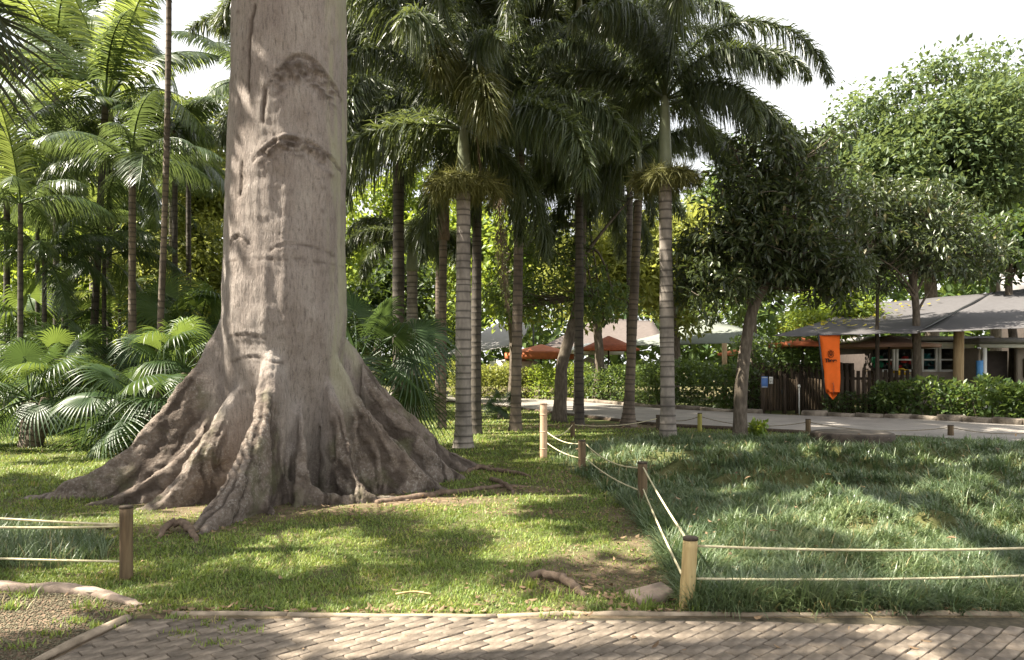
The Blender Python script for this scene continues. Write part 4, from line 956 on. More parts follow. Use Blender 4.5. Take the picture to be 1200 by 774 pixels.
hedge('hedge', 'bushy green hedge behind the forked tree along the path', 'hedge', (1.05, 37.6), (3.5, 35.6), 1.65, 1.3, 'bright_leaf', 503, 230, .15, group=HB)
hedge('hedge', 'dark green hedge left of the leaning palm under the rust parasol', 'hedge', (3.6, 35.2), (5.8, 32.8), 1.6, 1.3, 'mid_leaf', 505, 230, .14, group=HB)
hedge('hedge', 'big leaved shrubs behind the flowering palm trunk', 'shrub', (5.4, 30.8), (7.3, 29.2), 1.75, 1.4, 'mid_leaf', 507, 230, .17, group=HB)
hedge('hedge', 'leafy shrubs between the mango trunk and the flowering palm', 'shrub', (7.2, 28.9), (8.7, 27.4), 1.75, 1.4, 'mid_leaf', 509, 240, .16, group=HB)
hedge('hedge', 'low dark shrubs under the orange banner', 'shrub', (10.2, 25.2), (11.6, 24.6), .75, .9, 'dark_leaf', 511, 300, .11, group=HB)
hedge('hedge', 'bushy hedge in front of the cafe windows', 'hedge', (11.6, 24.6), (13.9, 23.2), 1.12, 1.2, 'mid_leaf', 513, 300, .17, group=HB)
hedge('hedge', 'broad leaved bright hedge running off the right edge', 'hedge', (13.9, 23.0), (17.5, 20.9), 1.25, 1.4, 'mid_leaf', 515, 280, .2, group=HB)
hedge('shrub', 'dense green shrub behind the pale left end of the path', 'shrub', (-6.0, 41), (-3.6, 40), 2.2, 1.6, 'bright_leaf', 517, 160, .18, group=HB)
GL = 'undergrowth shrubs on the left'
hedge('shrub', 'low dark shrubs below the tall fan palm left of the kapok', 'shrub', (-9.5, 20.5), (-6.8, 20.2), 1.6, 1.5, 'dark_leaf', 521, 170, .15, group=GL)
hedge('shrub', 'bright sunlit shrubs between the left palm trunks', 'shrub', (-15.5, 29), (-10, 28), 3.0, 2.0, 'bright_leaf', 523, 90, .22, group=GL)
hedge('shrub', 'dark shrubs behind the left edge fan palms', 'shrub', (-17, 24.5), (-11.5, 24), 2.4, 1.8, 'mid_leaf', 525, 100, .18, group=GL)
hedge('shrub', 'leafy shrubs directly behind the kapok on its left', 'shrub', (-11, 33), (-6, 33), 5.5, 2.2, 'mid_leaf', 527, 60, .26, group=GL)
hedge('shrub', 'shrubs behind the large dark fan palm right of the kapok', 'shrub', (-5.2, 21), (-3.6, 20.6), 1.3, 1.2, 'dark_leaf', 529, 200, .14, group=GL)
hedge('creeper', 'flowering creeper tumbling over the wooden gate', 'creeper', (7.7, 26.9), (11.0, 26.5), 1.25, 1.1, 'mid_leaf', 531, 190, .15).location.z = 1.45
hedge('plant', 'small bright leafy plant at the foot of the mango tree', 'plant', (5.15, 16.6), (5.45, 16.5), .4, .35, 'bright_leaf', 533, 700, .14)
hedge('creeper', 'sunlit creeper spilling onto the left corner of the large sail', 'creeper', (9.6, 27.4), (11.4, 27.6), .8, 1.2, 'bright_leaf', 535, 330, .13).location.z = 2.75

# ------------------------------------------------------------------ posts and ropes
def post(label, px, pb, pt, r, mat, tilt=(0, 0), cat='post', rings=0, group='low posts carrying the rope fence', cap='post_end'):
    x, y = G(px, pb); h = (pb - pt) / F * y
    root = thing('rope_post' if not rings else 'bamboo_post', label, cat, (x, y, 0), group)
    n = 10; z = np.linspace(-.05, h, n); R = np.full(n, r) * RNG.uniform(.97, 1.03, n)
    V, Q, T = tube(np.stack([tilt[0] * z / h, tilt[1] * z / h, z], -1), R, 14, True, .03, px)
    MB().add(V, Q, T).obj('shaft', MAT[mat], root, True)
    MB().add(*tube(np.array([(tilt[0], tilt[1], h - .004), (tilt[0], tilt[1], h + .012), (tilt[0], tilt[1], h + .016)]), (r * 1.04, r * 1.02, r * .9), 14)).obj('end_grain', MAT[cap], root, False)
    for k in range(rings):
        zz = h * (k + .6) / (rings + .2); MB().add(*tube(np.array([(0, 0, zz - .012), (0, 0, zz), (0, 0, zz + .012)]), (r * 1.01, r * 1.1, r * 1.01), 14)).obj('node', MAT[mat], root, True)
    return np.array((x, y, 0)), h, np.array((tilt[0], tilt[1], 0)), r
PA = post('sturdy pale yellowish post at the front corner of the planted bed', 804, 712, 632, .05, 'post_pale', (.03, 0))
PB = post('weathered brown post second along the bed edge from the front', 753, 597, 543, .055, 'post_dark')
PC = post('short brown post third along the bed edge, near the bamboo post', 682, 551, 517, .058, 'post_dark')
PD = post('tall pale bamboo post standing on the lawn edge', 637, 538, 474, .062, 'bamboo', rings=3, cap='bamboo')
PE = post('small dark post behind the bamboo post', 671, 513, 495, .055, 'post_dark')
PF = post('dark stub post just left of the flowering palm trunk', 771, 504, 487, .05, 'post_end')
PG_ = post('yellowish olive post between the flowering palm and the mango tree', 820, 506, 485, .055, 'post_olive')
PH = post('brown post on the bed edge right of the mango tree', 947, 510, 492, .06, 'post_dark')
PI_ = post('low dark post on the bed edge beneath the cafe hedge', 1114, 512, 499, .065, 'post_dark')
PL = post('dark brown post on the lawn at the left edge of the picture', 148, 678, 595, .047, 'post_dark')
# two posts whose tops lie outside the frame carry the rope ends
def rope(label, p, q, sag, r=.0085, mat='rope_fibre', n=26):
    p = np.array(p); q = np.array(q); t = np.linspace(0, 1, n)[:, None]; P = p * (1 - t) + q * t; P[:, 2] -= (4 * sag * t * (1 - t))[:, 0]
    V, Q, T = tube(P - P[n // 2], r, 7); o = MB().add(V, Q, T).obj('rope', MAT[mat], None, True, None, tuple(P[n // 2])); tag(o, label, 'rope', 'ropes strung between the posts')
def at(Pn, f):
    return Pn[0] + Pn[2] * f + np.array((0, 0, Pn[1] * f))
off_r = np.array((4.15, 5.3, 0)); off_l = np.array((-5.1, 6.05, 0))
rope('upper rope running right from the front pale post', at(PA, .90) + (.05, 0, 0), off_r + (0, 0, .375), .035)
rope('lower rope running right from the front pale post', at(PA, .42) + (.05, 0, 0), off_r + (0, 0, .185), .025)
rope('upper rope slanting from the front pale post to the second post', at(PA, .93) + (0, .05, 0), at(PB, .92) + (0, -.05, 0), .02)
rope('lower rope slanting from the front pale post to the second post', at(PA, .45) + (-.03, .04, 0), at(PB, .45) + (0, -.05, 0), .02)
rope('upper sagging rope between the second and third posts', at(PB, .9) + (-.05, 0, 0), at(PC, .92) + (.05, 0, 0), .09)
rope('lower sagging rope between the second and third posts', at(PB, .42) + (-.05, 0, 0), at(PC, .42) + (.05, 0, 0), .05)
rope('upper rope between the third post and the bamboo post', at(PC, .9) + (-.05, 0, 0), at(PD, .5) + (.05, 0, 0), .06)
rope('lower rope between the third post and the bamboo post', at(PC, .42) + (-.05, 0, 0), at(PD, .3) + (.05, 0, 0), .04)
rope('rope from the bamboo post back to the small dark post', at(PD, .45) + (.05, .03, 0), at(PE, .85), .12, .009)
rope('rope from the small dark post past the leaning palm', at(PE, .85), at(PF, .8), .1, .009)
rope('short rope between the stub post and the olive post', at(PF, .85), at(PG_, .85), .1, .009, 'rope_dark')
rope('sagging rope passing behind the mango trunk', at(PG_, .85), at(PH, .85), .16, .009, 'rope_dark')
rope('long thin rope below the cafe hedge', at(PH, .85), at(PI_, .85), .14, .009, 'rope_dark')
rope('thin rope running off the right edge below the hedge', at(PI_, .85), np.array((12.0, 16.6, .28)), .14, .009, 'rope_dark')
rope('upper rope running left from the left edge post', at(PL, .76) + (-.04, 0, 0), off_l + (0, 0, .49), .015, .009)
rope('slack rope just below the upper one at the left edge post', at(PL, .74) + (-.04, 0, 0), off_l + (0, 0, .40), .035, .009)
rope('lower rope running left from the left edge post', at(PL, .24) + (-.04, 0, 0), off_l + (0, 0, .14), .012, .009)

# round cover in the bed
x, y = G(1008, 529)
o = thing('round_cover', 'low round dark concrete cover in the planted bed', 'round cover', (x, y + .35, -.01))
a = np.array([(0, 0, 0), (0, 0, .30), (0, 0, .335), (0, 0, .345)]); MB().add(*tube(a, (.76, .76, .745, .7), 40)).obj('rim', MAT['round_cover'], o)
MB().add(*tube(np.array([(0, 0, .34), (0, 0, .352)]), (.70, .695), 40)).obj('sunlit_lid', MAT['kerb_stone'], o)  # paler colour on top paints the cover as sunlit

# surface roots and small litter
def sroot(label, P, R, seed, mat='root_bark'):
    P = spline(P, 22); o = P[11].copy(); R = np.interp(np.linspace(0, 1, 22), np.linspace(0, 1, len(R)), R) * .68; P[:, 2] -= .012
    P = P + np.random.default_rng(seed).normal(0, .008, P.shape)
    tag(MB().add(*tube(P - o, R, 9, True, .14, seed)).obj('surface_root', MAT[mat], None, True, None, tuple(o)), label, 'root', 'roots breaking the lawn surface')
g = lambda px, py, z: (*G(px, py), z)
sroot('thick brown root curving over bare soil near the brick path', [g(612, 677, -.02), g(630, 679, .05), g(655, 684, .06), g(675, 694, .045), g(690, 704, -.03)], (.02, .045, .05, .045, .02), 1)
sroot('gnarled small root arching beside the front buttress', [g(185, 632, -.02), g(195, 624, .07), g(212, 622, .09), g(225, 628, .05), g(232, 638, -.03)], (.02, .05, .055, .05, .02), 2)
sroot('long low root trailing right from the kapok across the soil', [g(440, 590, .02), g(490, 584, .035), g(540, 578, .03), g(590, 572, .03), g(640, 570, -.02)], (.05, .06, .05, .04, .015), 3)
sroot('dark knotted root behind the bare soil patch', [g(540, 556, -.02), g(560, 552, .07), g(580, 554, .05), g(610, 558, .05), g(640, 565, -.02)], (.03, .06, .05, .04, .02), 4)
sroot('short exposed root right of the buttress tips', [g(568, 562, -.02), g(580, 566, .05), g(595, 574, .05), g(605, 580, -.02)], (.03, .05, .04, .02), 6)
sroot('thin root end poking from the grass by the front buttress', [g(100, 630, -.02), g(108, 626, .05), g(120, 622, .06), g(140, 617, -.02)], (.02, .035, .035, .02), 8)
P = spline([g(464, 705, .05), g(485, 703, .055), g(505, 705, .05)], 8)
tag(MB().add(*tube(P, .008, 5, True, .25, 3)).obj('stick', MAT['post_pale']), 'thin bleached stick lying on the grass near the brick path', 'stick')
def litter():
    rg = np.random.default_rng(12); X = []; 
    for cx, cy, rx, ry, a in SOILB[:-1]:
        n = int(150 * rx * ry + 45) if cy < 14 else 260; X.append(np.stack([rg.normal(cx, rx * .55, n), rg.normal(cy, ry * .55, n)], -1))
    X.append(np.stack([rg.uniform(-3, 4, 260), 4.96 + np.abs(rg.normal(0, .07, 260))], -1)); X.append(np.stack([rg.uniform(-2.3, 3.5, 22), rg.uniform(4.2, 4.9, 22)], -1))
    X.append(np.stack([rg.uniform(-6, 1.5, 160), rg.uniform(5.2, 14, 160)], -1)); X.append(np.stack([rg.uniform(9, 17, 600), rg.uniform(22, 26, 600)], -1))
    X = np.concatenate(X); k = ~inpoly(X[:, 0], X[:, 1], PATH); X = X[k]; n = len(X)
    inb = inpoly(X[:, 0], X[:, 1], BED); z = gz(X[:, 0], X[:, 1]) + np.where(X[:, 1] < 4.92, .024, .022) + np.where(inb, .16 * sstep(.1, .4, polydist(X[:, 0], X[:, 1], BED)), 0)
    a = rg.uniform(0, 6.28, n); D = unit(np.stack([np.cos(a), np.sin(a), rg.normal(0, .25, n)], -1)); U = unit(np.stack([-np.sin(a), np.cos(a), rg.normal(0, .25, n)], -1))
    l = rg.uniform(.025, .07, n) * np.where(X[:, 1] > 14, 1.7, 1); mb = MB().add(*leaf_faces(np.c_[X, z], D, U, l, l * rg.uniform(.35, .6, n), .22, True))
    m = 70; q = np.stack([rg.uniform(1, 9, m), rg.uniform(5.3, 14, m)], -1); q = q[inpoly(q[:, 0], q[:, 1], BED)]; m = len(q)
    D = unit(rg.normal(0, 1, (m, 3)) * (1, 1, .35)); U = unit(np.cross(D, (0, 0, 1.)) + rg.normal(0, .2, (m, 3))); l = rg.uniform(.04, .09, m)
    mb.add(*leaf_faces(np.c_[q, gz(q[:, 0], q[:, 1]) + .2], D, U, l, l * .45, .2, True))
    tag(mb.obj('fallen_leaves', MAT['dry_leaf']), kind='stuff')
litter()

# ------------------------------------------------------------------ grass
def blades(P, L_, w, az, lean, curl, nseg):
    """grass blades from P; az heading, lean = start angle from vertical, curl = how far they bend over"""
    n = len(P); h = np.stack([np.cos(az), np.sin(az)], -1); U = np.stack([-h[:, 1], h[:, 0], np.zeros(n)], -1); pos = P.copy(); V = []
    for k in range(nseg + 1):
        t = k / nseg
        if k < nseg: ww = (w * (1 - .75 * t ** 1.6) * .5)[:, None]; V += [pos - U * ww, pos + U * ww]
        else: V.append(pos)
        an = lean + curl * t; st = (L_ / nseg)[:, None]
        pos = pos + np.stack([h[:, 0] * np.sin(an), h[:, 1] * np.sin(an), np.cos(an)], -1) * st
    V = np.stack(V, 1); m = V.shape[1]; b0 = (np.arange(n) * m)[:, None]
    Q = np.concatenate([b0 + np.array([[2 * k, 2 * k + 1, 2 * k + 3, 2 * k + 2]]) for k in range(nseg - 1)]) if nseg > 1 else None
    return V.reshape(-1, 3), Q, b0 + np.array([[2 * nseg - 2, 2 * nseg - 1, 2 * nseg]])
def inframe(x, y, m=.06): return np.abs(x / y) < (600 / 900.0 + m)
def lawn():
    rg = np.random.default_rng(21); mb = MB()
    for y0, y1, n, L_, w in ((4.9, 6.4, 60000, .046, .0085), (6.4, 9.0, 66000, .05, .0105), (9.0, 13.5, 60000, .07, .014), (13.5, 20, 42000, .075, .022), (20, 36, 30000, .09, .04)):
        u = rg.uniform(0, 1, n); y = np.sqrt(y0 ** 2 + u * (y1 ** 2 - y0 ** 2)); x = rg.uniform(-.74, .56, n) * y
        if y0 >= 20: x = rg.uniform(-.74, .1, n) * y
        s = soil_mask(x, y); k = rg.uniform(0, 1, n) > s * 1.02
        k &= ~inpoly(x, y, BED) & (y > EDGE(x) + .05) & ~inpoly(x, y, GRAVEL) & ~inpoly(x, y, PATH) & ~inpoly(x, y, LPATCH)
        k &= ~((x > 2.5 + 0 * y) & (y > 15) & (rg.uniform(0, 1, n) < .5))
        x, y, s = x[k], y[k], s[k]; m = len(x); cl = .55 + .9 * fbm(x * 3, y * 3, 33)
        l = L_ * rg.uniform(.45, 1.2, m) * cl * (1 - .35 * s)
        mb.add(*blades(np.stack([x, y, gz(x, y) - .004], -1), l, w * rg.uniform(.7, 1.3, m), rg.uniform(0, 6.283, m), rg.uniform(.15, 1.2, m), rg.uniform(.2, 1.1, m), 2))
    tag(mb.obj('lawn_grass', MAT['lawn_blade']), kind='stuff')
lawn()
def mondo():
    rg = np.random.default_rng(23); mb = MB()
    for y0, y1, n, per, L_, w, sg in ((4.9, 6.6, 2700, 32, .14, .0075, 3), (6.6, 9.5, 3200, 26, .135, .010, 3), (9.5, 18, 5600, 17, .15, .017, 2)):
        u = rg.uniform(0, 1, n); ty = np.sqrt(y0 ** 2 + u * (y1 ** 2 - y0 ** 2)); tx = rg.uniform(.0, .76, n) * ty
        k = inpoly(tx, ty, BED) & (np.hypot(tx - 6.6, ty - 14.9) > .86); k &= rg.uniform(0, 1, n) < .45 + .8 * sstep(.25, .42, fbm(tx * 1.1, ty * 1.1, 45)); tx, ty = tx[k], ty[k]; n = len(tx)
        sz = (.55 + .95 * fbm(tx * .9, ty * .9, 43)) * rg.uniform(.75, 1.3, n); pd = polydist(tx, ty, BED); sz = sz * (1 + .6 * sstep(.4, .1, pd) * (ty < 9)); swirl = 6.283 * fbm(tx * .5, ty * .5, 41, 2) * 2
        i = np.repeat(np.arange(n), per); m = len(i); a = rg.uniform(0, 6.283, m); a = np.where(rg.uniform(0, 1, m) < .35, swirl[i] + rg.normal(0, .6, m), a)
        rr_ = .07 * np.sqrt(rg.uniform(0, 1, m)) * (1 + y0 / 14); x = tx[i] + np.cos(a) * rr_; y = ty[i] + np.sin(a) * rr_
        l = L_ * sz[i] * rg.uniform(.6, 1.3, m)
        mb.add(*blades(np.stack([x, y, gz(x, y) - .012 + .03 * sz[i] * (rr_ < .04)], -1), l, w * rg.uniform(.7, 1.2, m), a, rg.uniform(.05, .9, m), rg.uniform(.7, 2.1, m), sg))
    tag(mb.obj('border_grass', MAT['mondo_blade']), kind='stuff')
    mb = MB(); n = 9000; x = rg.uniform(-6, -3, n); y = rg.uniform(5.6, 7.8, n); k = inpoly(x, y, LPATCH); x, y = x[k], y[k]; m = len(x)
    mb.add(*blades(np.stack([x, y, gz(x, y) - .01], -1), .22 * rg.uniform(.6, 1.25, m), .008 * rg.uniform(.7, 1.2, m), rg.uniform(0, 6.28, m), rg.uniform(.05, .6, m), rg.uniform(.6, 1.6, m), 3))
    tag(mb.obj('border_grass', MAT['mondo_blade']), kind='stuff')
mondo()
# weeds in the brick joints and round the roots
def weeds():
    rg = np.random.default_rng(31); C = [(-1.95, 4.55), (-1.85, 4.75), (-1.6, 4.62), (-1.7, 4.4), (-2.1, 4.85), (.3, 4.9), (1.2, 5.02), (1.45, 5.03), (.9, 5.05), (2.2, 5.05)] + [G(px, py) for px, py in ((440, 575), (380, 565), (310, 585), (400, 560), (620, 690), (650, 700), (740, 705), (790, 700), (30, 700), (100, 715), (120, 735), (60, 745), (20, 760), (90, 730), (10, 715), (140, 722))]
    mb = MB()
    for cx, cy in C:
        n = 60; x = rg.normal(cx, .06, n); y = rg.normal(cy, .035, n)
        mb.add(*blades(np.stack([x, y, np.full(n, .005)], -1), rg.uniform(.03, .12, n) * (1 if cy > 5 else .5), np.full(n, .009), rg.uniform(0, 6.28, n), rg.uniform(.1, .9, n), rg.uniform(.2, 1.2, n), 2))
    tag(mb.obj('weeds', MAT['lawn_blade']), kind='stuff')
weeds()

# ------------------------------------------------------------------ cafe side: sails, parasols, building, gate, banner
def sheet(mb, c00, c10, c11, c01, sag, nu=14, nv=10, th=.012, warp=0, seed=0):
    u, v = np.meshgrid(np.linspace(0, 1, nu), np.linspace(0, 1, nv)); u = u.ravel()[:, None]; v = v.ravel()[:, None]
    c = [np.array(k, float) for k in (c00, c10, c11, c01)]
    P = c[0] * (1 - u) * (1 - v) + c[1] * u * (1 - v) + c[2] * u * v + c[3] * (1 - u) * v
    P[:, 2] += (-sag * 16 * u * (1 - u) * v * (1 - v))[:, 0] + warp * (fbm(u[:, 0] * 5, v[:, 0] * 5, seed) - .47)
    i = np.arange(nv - 1)[:, None] * nu; j = np.arange(nu - 1)[None]; Q = np.stack([i + j, i + j + 1, i + nu + j + 1, i + nu + j], -1).reshape(-1, 4); n = len(P)
    lo = P - np.array((0, 0, th)); e = np.concatenate([np.arange(nu - 1), (np.arange(nv - 1) + 1) * nu - 1, nv * nu - 1 - np.arange(nu - 1), (nv - 1 - np.arange(nv - 1)) * nu])
    e2 = np.roll(e, -1); S_ = np.stack([e, e + n, e2 + n, e2], -1)
    mb.add(np.concatenate([P, lo]), np.concatenate([Q, Q[:, ::-1] + n, S_])); return mb
def mast(root, p, h, r=.05, mat='dark_metal', name='mast'):
    p = np.array(p, float); MB().add(*tube(np.array([p, p + (0, 0, h * .5), p + (0, 0, h)]), r, 8)).obj(name, MAT[mat], root, True)
big = thing('shade_sail', 'large grey shade sail roofing the cafe on the right', 'shade sail', (14, 26, 0), 'shade sails over the cafe')
def rel(o, *ps): return [np.array(p) - np.array(o.location) for p in ps]
a_, b1, b2, c1, c2, d_ = A(905, 394, 24.5), A(1075, 390, 23.6), A(1215, 384, 22.6), A(1165, 343, 31), A(1260, 331, 31), A(1030, 355, 31)
sheet(MB(), *rel(big, a_, b1, c1, d_), .12, warp=.12, seed=3).obj('fabric_panel', MAT['sail_grey'], big)
sheet(MB(), *rel(big, np.array(b1) + (.04, 0, .01), b2, c2, np.array(c1) + (.04, 0, .01)), .10, warp=.1, seed=4).obj('fabric_panel', MAT['sail_grey'], big)
P = np.linspace(b1, c1, 12) - np.array(big.location) + (.02, 0, .03); MB().add(*tube(P, .035, 6, True, .4, 2)).obj('seam', MAT['dark_metal'], big)
for q in (b2,): mast(big, (q[0] - 14, q[1] - 26, 0), q[2] + .15, .06)
sl = MB(); rg_ = np.random.default_rng(8); n = 60; uu = rg_.uniform(.05, .6, (n, 1)); vv = rg_.uniform(.05, .9, (n, 1))
PP = np.array(a_) * (1 - uu) * (1 - vv) + np.array(b1) * uu * (1 - vv) + np.array(c1) * uu * vv + np.array(d_) * (1 - uu) * vv
PP[:, 2] += (-.12 * 16 * uu * (1 - uu) * vv * (1 - vv))[:, 0] + .09
a = rg_.uniform(0, 6.28, n); sl.add(*leaf_faces(PP, np.stack([np.cos(a), np.sin(a) * .8, .2 + 0 * a], -1), np.stack([-np.sin(a), np.cos(a), .25 + 0 * a], -1), rg_.uniform(.12, .3, n), rg_.uniform(.06, .14, n), .1, True))
tag(sl.obj('leaves', MAT['yellow_leaf']), kind='stuff')
def sail(label, quad, sag, mat, masts=()):
    c = np.mean(quad, 0); o = thing('shade_sail', label, 'shade sail', (c[0], c[1], 0), 'shade sails over the cafe')
    sheet(MB(), *rel(o, *quad), sag, warp=.1, seed=int(c[0] * 7) % 50).obj('fabric', MAT[mat], o)
    for q in masts: mast(o, (q[0] - c[0], q[1] - c[1], 0), q[2] + .1)
s1 = [A(518, 418, 43), A(607, 405, 41), A(625, 378, 45), A(582, 380, 47)]
sail('pale grey shade sail left of the slim shaded palm', s1, .2, 'sail_pale', [s1[0], s1[2]])
s2 = [A(632, 408, 45), A(780, 402, 42), A(765, 376, 48), A(700, 373, 50)]
sail('brownish grey shade sail above the rust parasol', s2, .2, 'sail_brown', [s2[1], s2[3]])
s3 = [A(725, 405, 40), A(905, 402, 34), A(880, 388, 40), A(830, 374, 42)]
sail('grey green shade sail behind the flowering palm', s3, .15, 'sail_green', [s3[1]])
def parasol(label, px, Y, pedge, ptop, wpx, mat, n=8, val=.25, seed=0):
    x = (px - CX) / F * Y; ze = CAMZ - (pedge - HY) / F * Y; zt = CAMZ - (ptop - HY) / F * Y; r = wpx / F * Y / 2
    o = thing('parasol', label, 'parasol', (x, Y, 0), 'parasols and tents over the cafe tables'); mast(o, (0, 0, 0), zt - .02, .04, 'dark_timber', 'pole')
    a = np.arange(n) * 2 * math.pi / n + .39; st = [(0.03, 0), (.35, .30), (.7, .66), (1, 1)]; V = [(0, 0, zt)]
    for f, d in st: V += [(math.cos(q) * r * f, math.sin(q) * r * f, zt - (zt - ze) * d - .03 * math.sin(f * 3.1)) for q in a]
    V += [(math.cos(q) * r * 1.005, math.sin(q) * r * 1.005, ze - val) for q in a]; V = np.array(V); V[1:] += np.random.default_rng(seed).normal(0, .012, (len(V) - 1, 3))
    T = [(0, 1 + i, 1 + (i + 1) % n) for i in range(n)]; Q = [(1 + l * n + i, 1 + (l + 1) * n + i, 1 + (l + 1) * n + (i + 1) % n, 1 + l * n + (i + 1) % n) for l in range(4) for i in range(n)]
    c = MB().add(V, Q, T).obj('canopy', MAT[mat], o); md = c.modifiers.new('thick', 'SOLIDIFY'); md.thickness = .01
    for q in a: MB().add(*tube(np.array([(0, 0, zt - .12), (math.cos(q) * r * .97, math.sin(q) * r * .97, ze - .05)]), .012, 4)).obj('rib', MAT['dark_timber'], o)
parasol('wide flat orange parasol behind the hedge left of the forked tree', 634, 41, 414, 404, 92, 'orange_canvas', 8, .33, 1)
parasol('rust red peaked parasol left of the leaning palm', 713, 38, 409, 394, 74, 'rust_canvas', 8, .1, 2)
parasol('white parasol between the orange and rust parasols', 690, 41, 411, 402, 84, 'white_canvas', 8, .22, 3)
parasol('white parasol low behind the orange parasol', 602, 42, 424, 419, 60, 'white_canvas', 8, .5, 4)
parasol('pale tent top showing low right of the forked tree', 690, 40, 428, 418, 50, 'white_canvas', 4, .4, 5)
parasol('orange canopy edge just left of the banner', 940, 27, 402, 396, 75, 'orange_canvas', 8, .16, 6)
parasol('tan parasol under the large grey sail', 1042, 27, 404, 393, 108, 'tan_canvas', 8, .12, 7)
parasol('small orange canopy glimpsed left of the mango trunk', 860, 31, 414, 410, 40, 'orange_canvas', 6, .12, 8)
# timber pole
x = A(1123, 0, 24.6)[0]; o = thing('timber_pole', 'pale round timber pole in front of the cafe windows', 'pole', (x, 24.6, 0))
MB().add(*tube(np.array([(0, 0, -.1), (0, 0, 1.4), (.02, 0, 2.86)]), (.16, .155, .15), 14, True, .03, 1)).obj('shaft', MAT['pole_timber'], o, True)
x = A(849, 0, 29.5)[0]; o = thing('timber_pole', 'pale timber pole supporting the grey green sail', 'pole', (x, 29.5, 0))
MB().add(*tube(np.array([(0, 0, -.1), (0, 0, 1.4), (0, 0, 2.5)]), (.11, .105, .10), 10, True, .03, 2)).obj('shaft', MAT['pole_timber'], o, True)

# cafe building
cb = thing('cafe_building', 'low cafe building with white framed windows under the large sail', 'building', (15.6, 30, 0))
def bp(name, c, s, mat, parent=cb, bev=.0, rz=0): return MB().add(*box(c, s, rz, bev)).obj(name, MAT[mat], parent)
fx0, fx1 = A(1026, 0, 29.8)[0] - 15.6, A(1140, 0, 29.8)[0] - 15.6
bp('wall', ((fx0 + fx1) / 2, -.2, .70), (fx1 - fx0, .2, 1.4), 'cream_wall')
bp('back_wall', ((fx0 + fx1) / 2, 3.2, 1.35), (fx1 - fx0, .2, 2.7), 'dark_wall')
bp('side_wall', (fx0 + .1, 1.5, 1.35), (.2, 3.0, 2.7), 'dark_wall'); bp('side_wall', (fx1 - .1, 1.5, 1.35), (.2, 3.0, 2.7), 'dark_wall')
bp('lintel', ((fx0 + fx1) / 2, -.2, 2.47), (fx1 - fx0, .22, .16), 'white_paint')
bp('roof', ((fx0 + fx1) / 2, 1.3, 2.68), (fx1 - fx0 + .8, 4.4, .16), 'roof_sheet', bev=.03)
ws = [(1027, 1048), (1049.5, 1071), (1079, 1098), (1099.5, 1121), (1127, 1140)]
goods = [('green_goods', .5), ('red_goods', .42), ('teal_goods', .7), ('dark_wall', .3), ('rust_canvas', .5)]
for (pa, pb_), (gm, gh) in zip(ws, goods):
    x0, x1 = A(pa, 0, 29.8)[0] - 15.6, A(pb_, 0, 29.8)[0] - 15.6; xm = (x0 + x1) / 2; w = x1 - x0
    f = bp('window', (x0 + .04, -.2, 1.9), (.09, .13, 1.0), 'white_paint')
    for c, s in (((x1 - .04, -.2, 1.9), (.09, .13, 1.0)), ((xm, -.2, 1.445), (w - .18, .12, .09)), ((xm, -.2, 2.34), (w - .18, .12, .09)), ((xm, -.2, 1.87), (w - .18, .08, .06))): bp('frame_bar', c, s, 'white_paint', f)
    bp('pane', (xm, -.2, 1.66), (w - .18, .012, .36), 'window_glass', f); bp('pane', (xm, -.2, 2.1), (w - .18, .012, .39), 'window_glass', f)
def goods_obj(name, label, cat, x, y, z, mat, s, seed):
    rg = np.random.default_rng(seed); o = thing(name, label, cat, (15.6 + x, 30 + y, z))
    mb = MB()
    for k in range(9):
        c = (rg.uniform(-.5, .5) * s[0], rg.uniform(-.3, .3), rg.uniform(.1, .9) * s[2]); mb.add(*box(c, (s[0] * rg.uniform(.12, .3), .12, s[2] * rg.uniform(.15, .4)), rg.uniform(-.3, .3), .02))
    tag(mb.obj('goods', MAT[mat], o), kind='stuff'); bp('shelf', (0, 0, -.02), (s[0] * 1.1, .5, .05), 'brown_timber', o)
    bp('leg', (-s[0] * .45, 0, -z / 2 - .02), (.05, .4, z - .06), 'brown_timber', o); bp('leg', (s[0] * .45, 0, -z / 2 - .02), (.05, .4, z - .06), 'brown_timber', o)
goods_obj('display_stand', 'stand of red goods behind the second cafe window', 'display', A(1062, 0, 29.8)[0] - 15.6, .22, 1.5, 'red_goods', (1.0, .3, .55), 1)
goods_obj('display_stand', 'stand of green goods behind the leftmost cafe window', 'display', A(1038, 0, 29.8)[0] - 15.6, .22, 1.45, 'green_goods', (.9, .3, .6), 2)
goods_obj('display_stand', 'stand of teal goods behind the third cafe window', 'display', A(1092, 0, 29.8)[0] - 15.6, .22, 1.4, 'teal_goods', (.7, .3, .9), 3)
goods_obj('flower_stand', 'stand of bright yellow flowers below the second cafe window', 'flower stand', A(1058, 0, 28)[0] - 15.6, -2.2, 1.2, 'yellow_goods', (.9, .3, .32), 4)
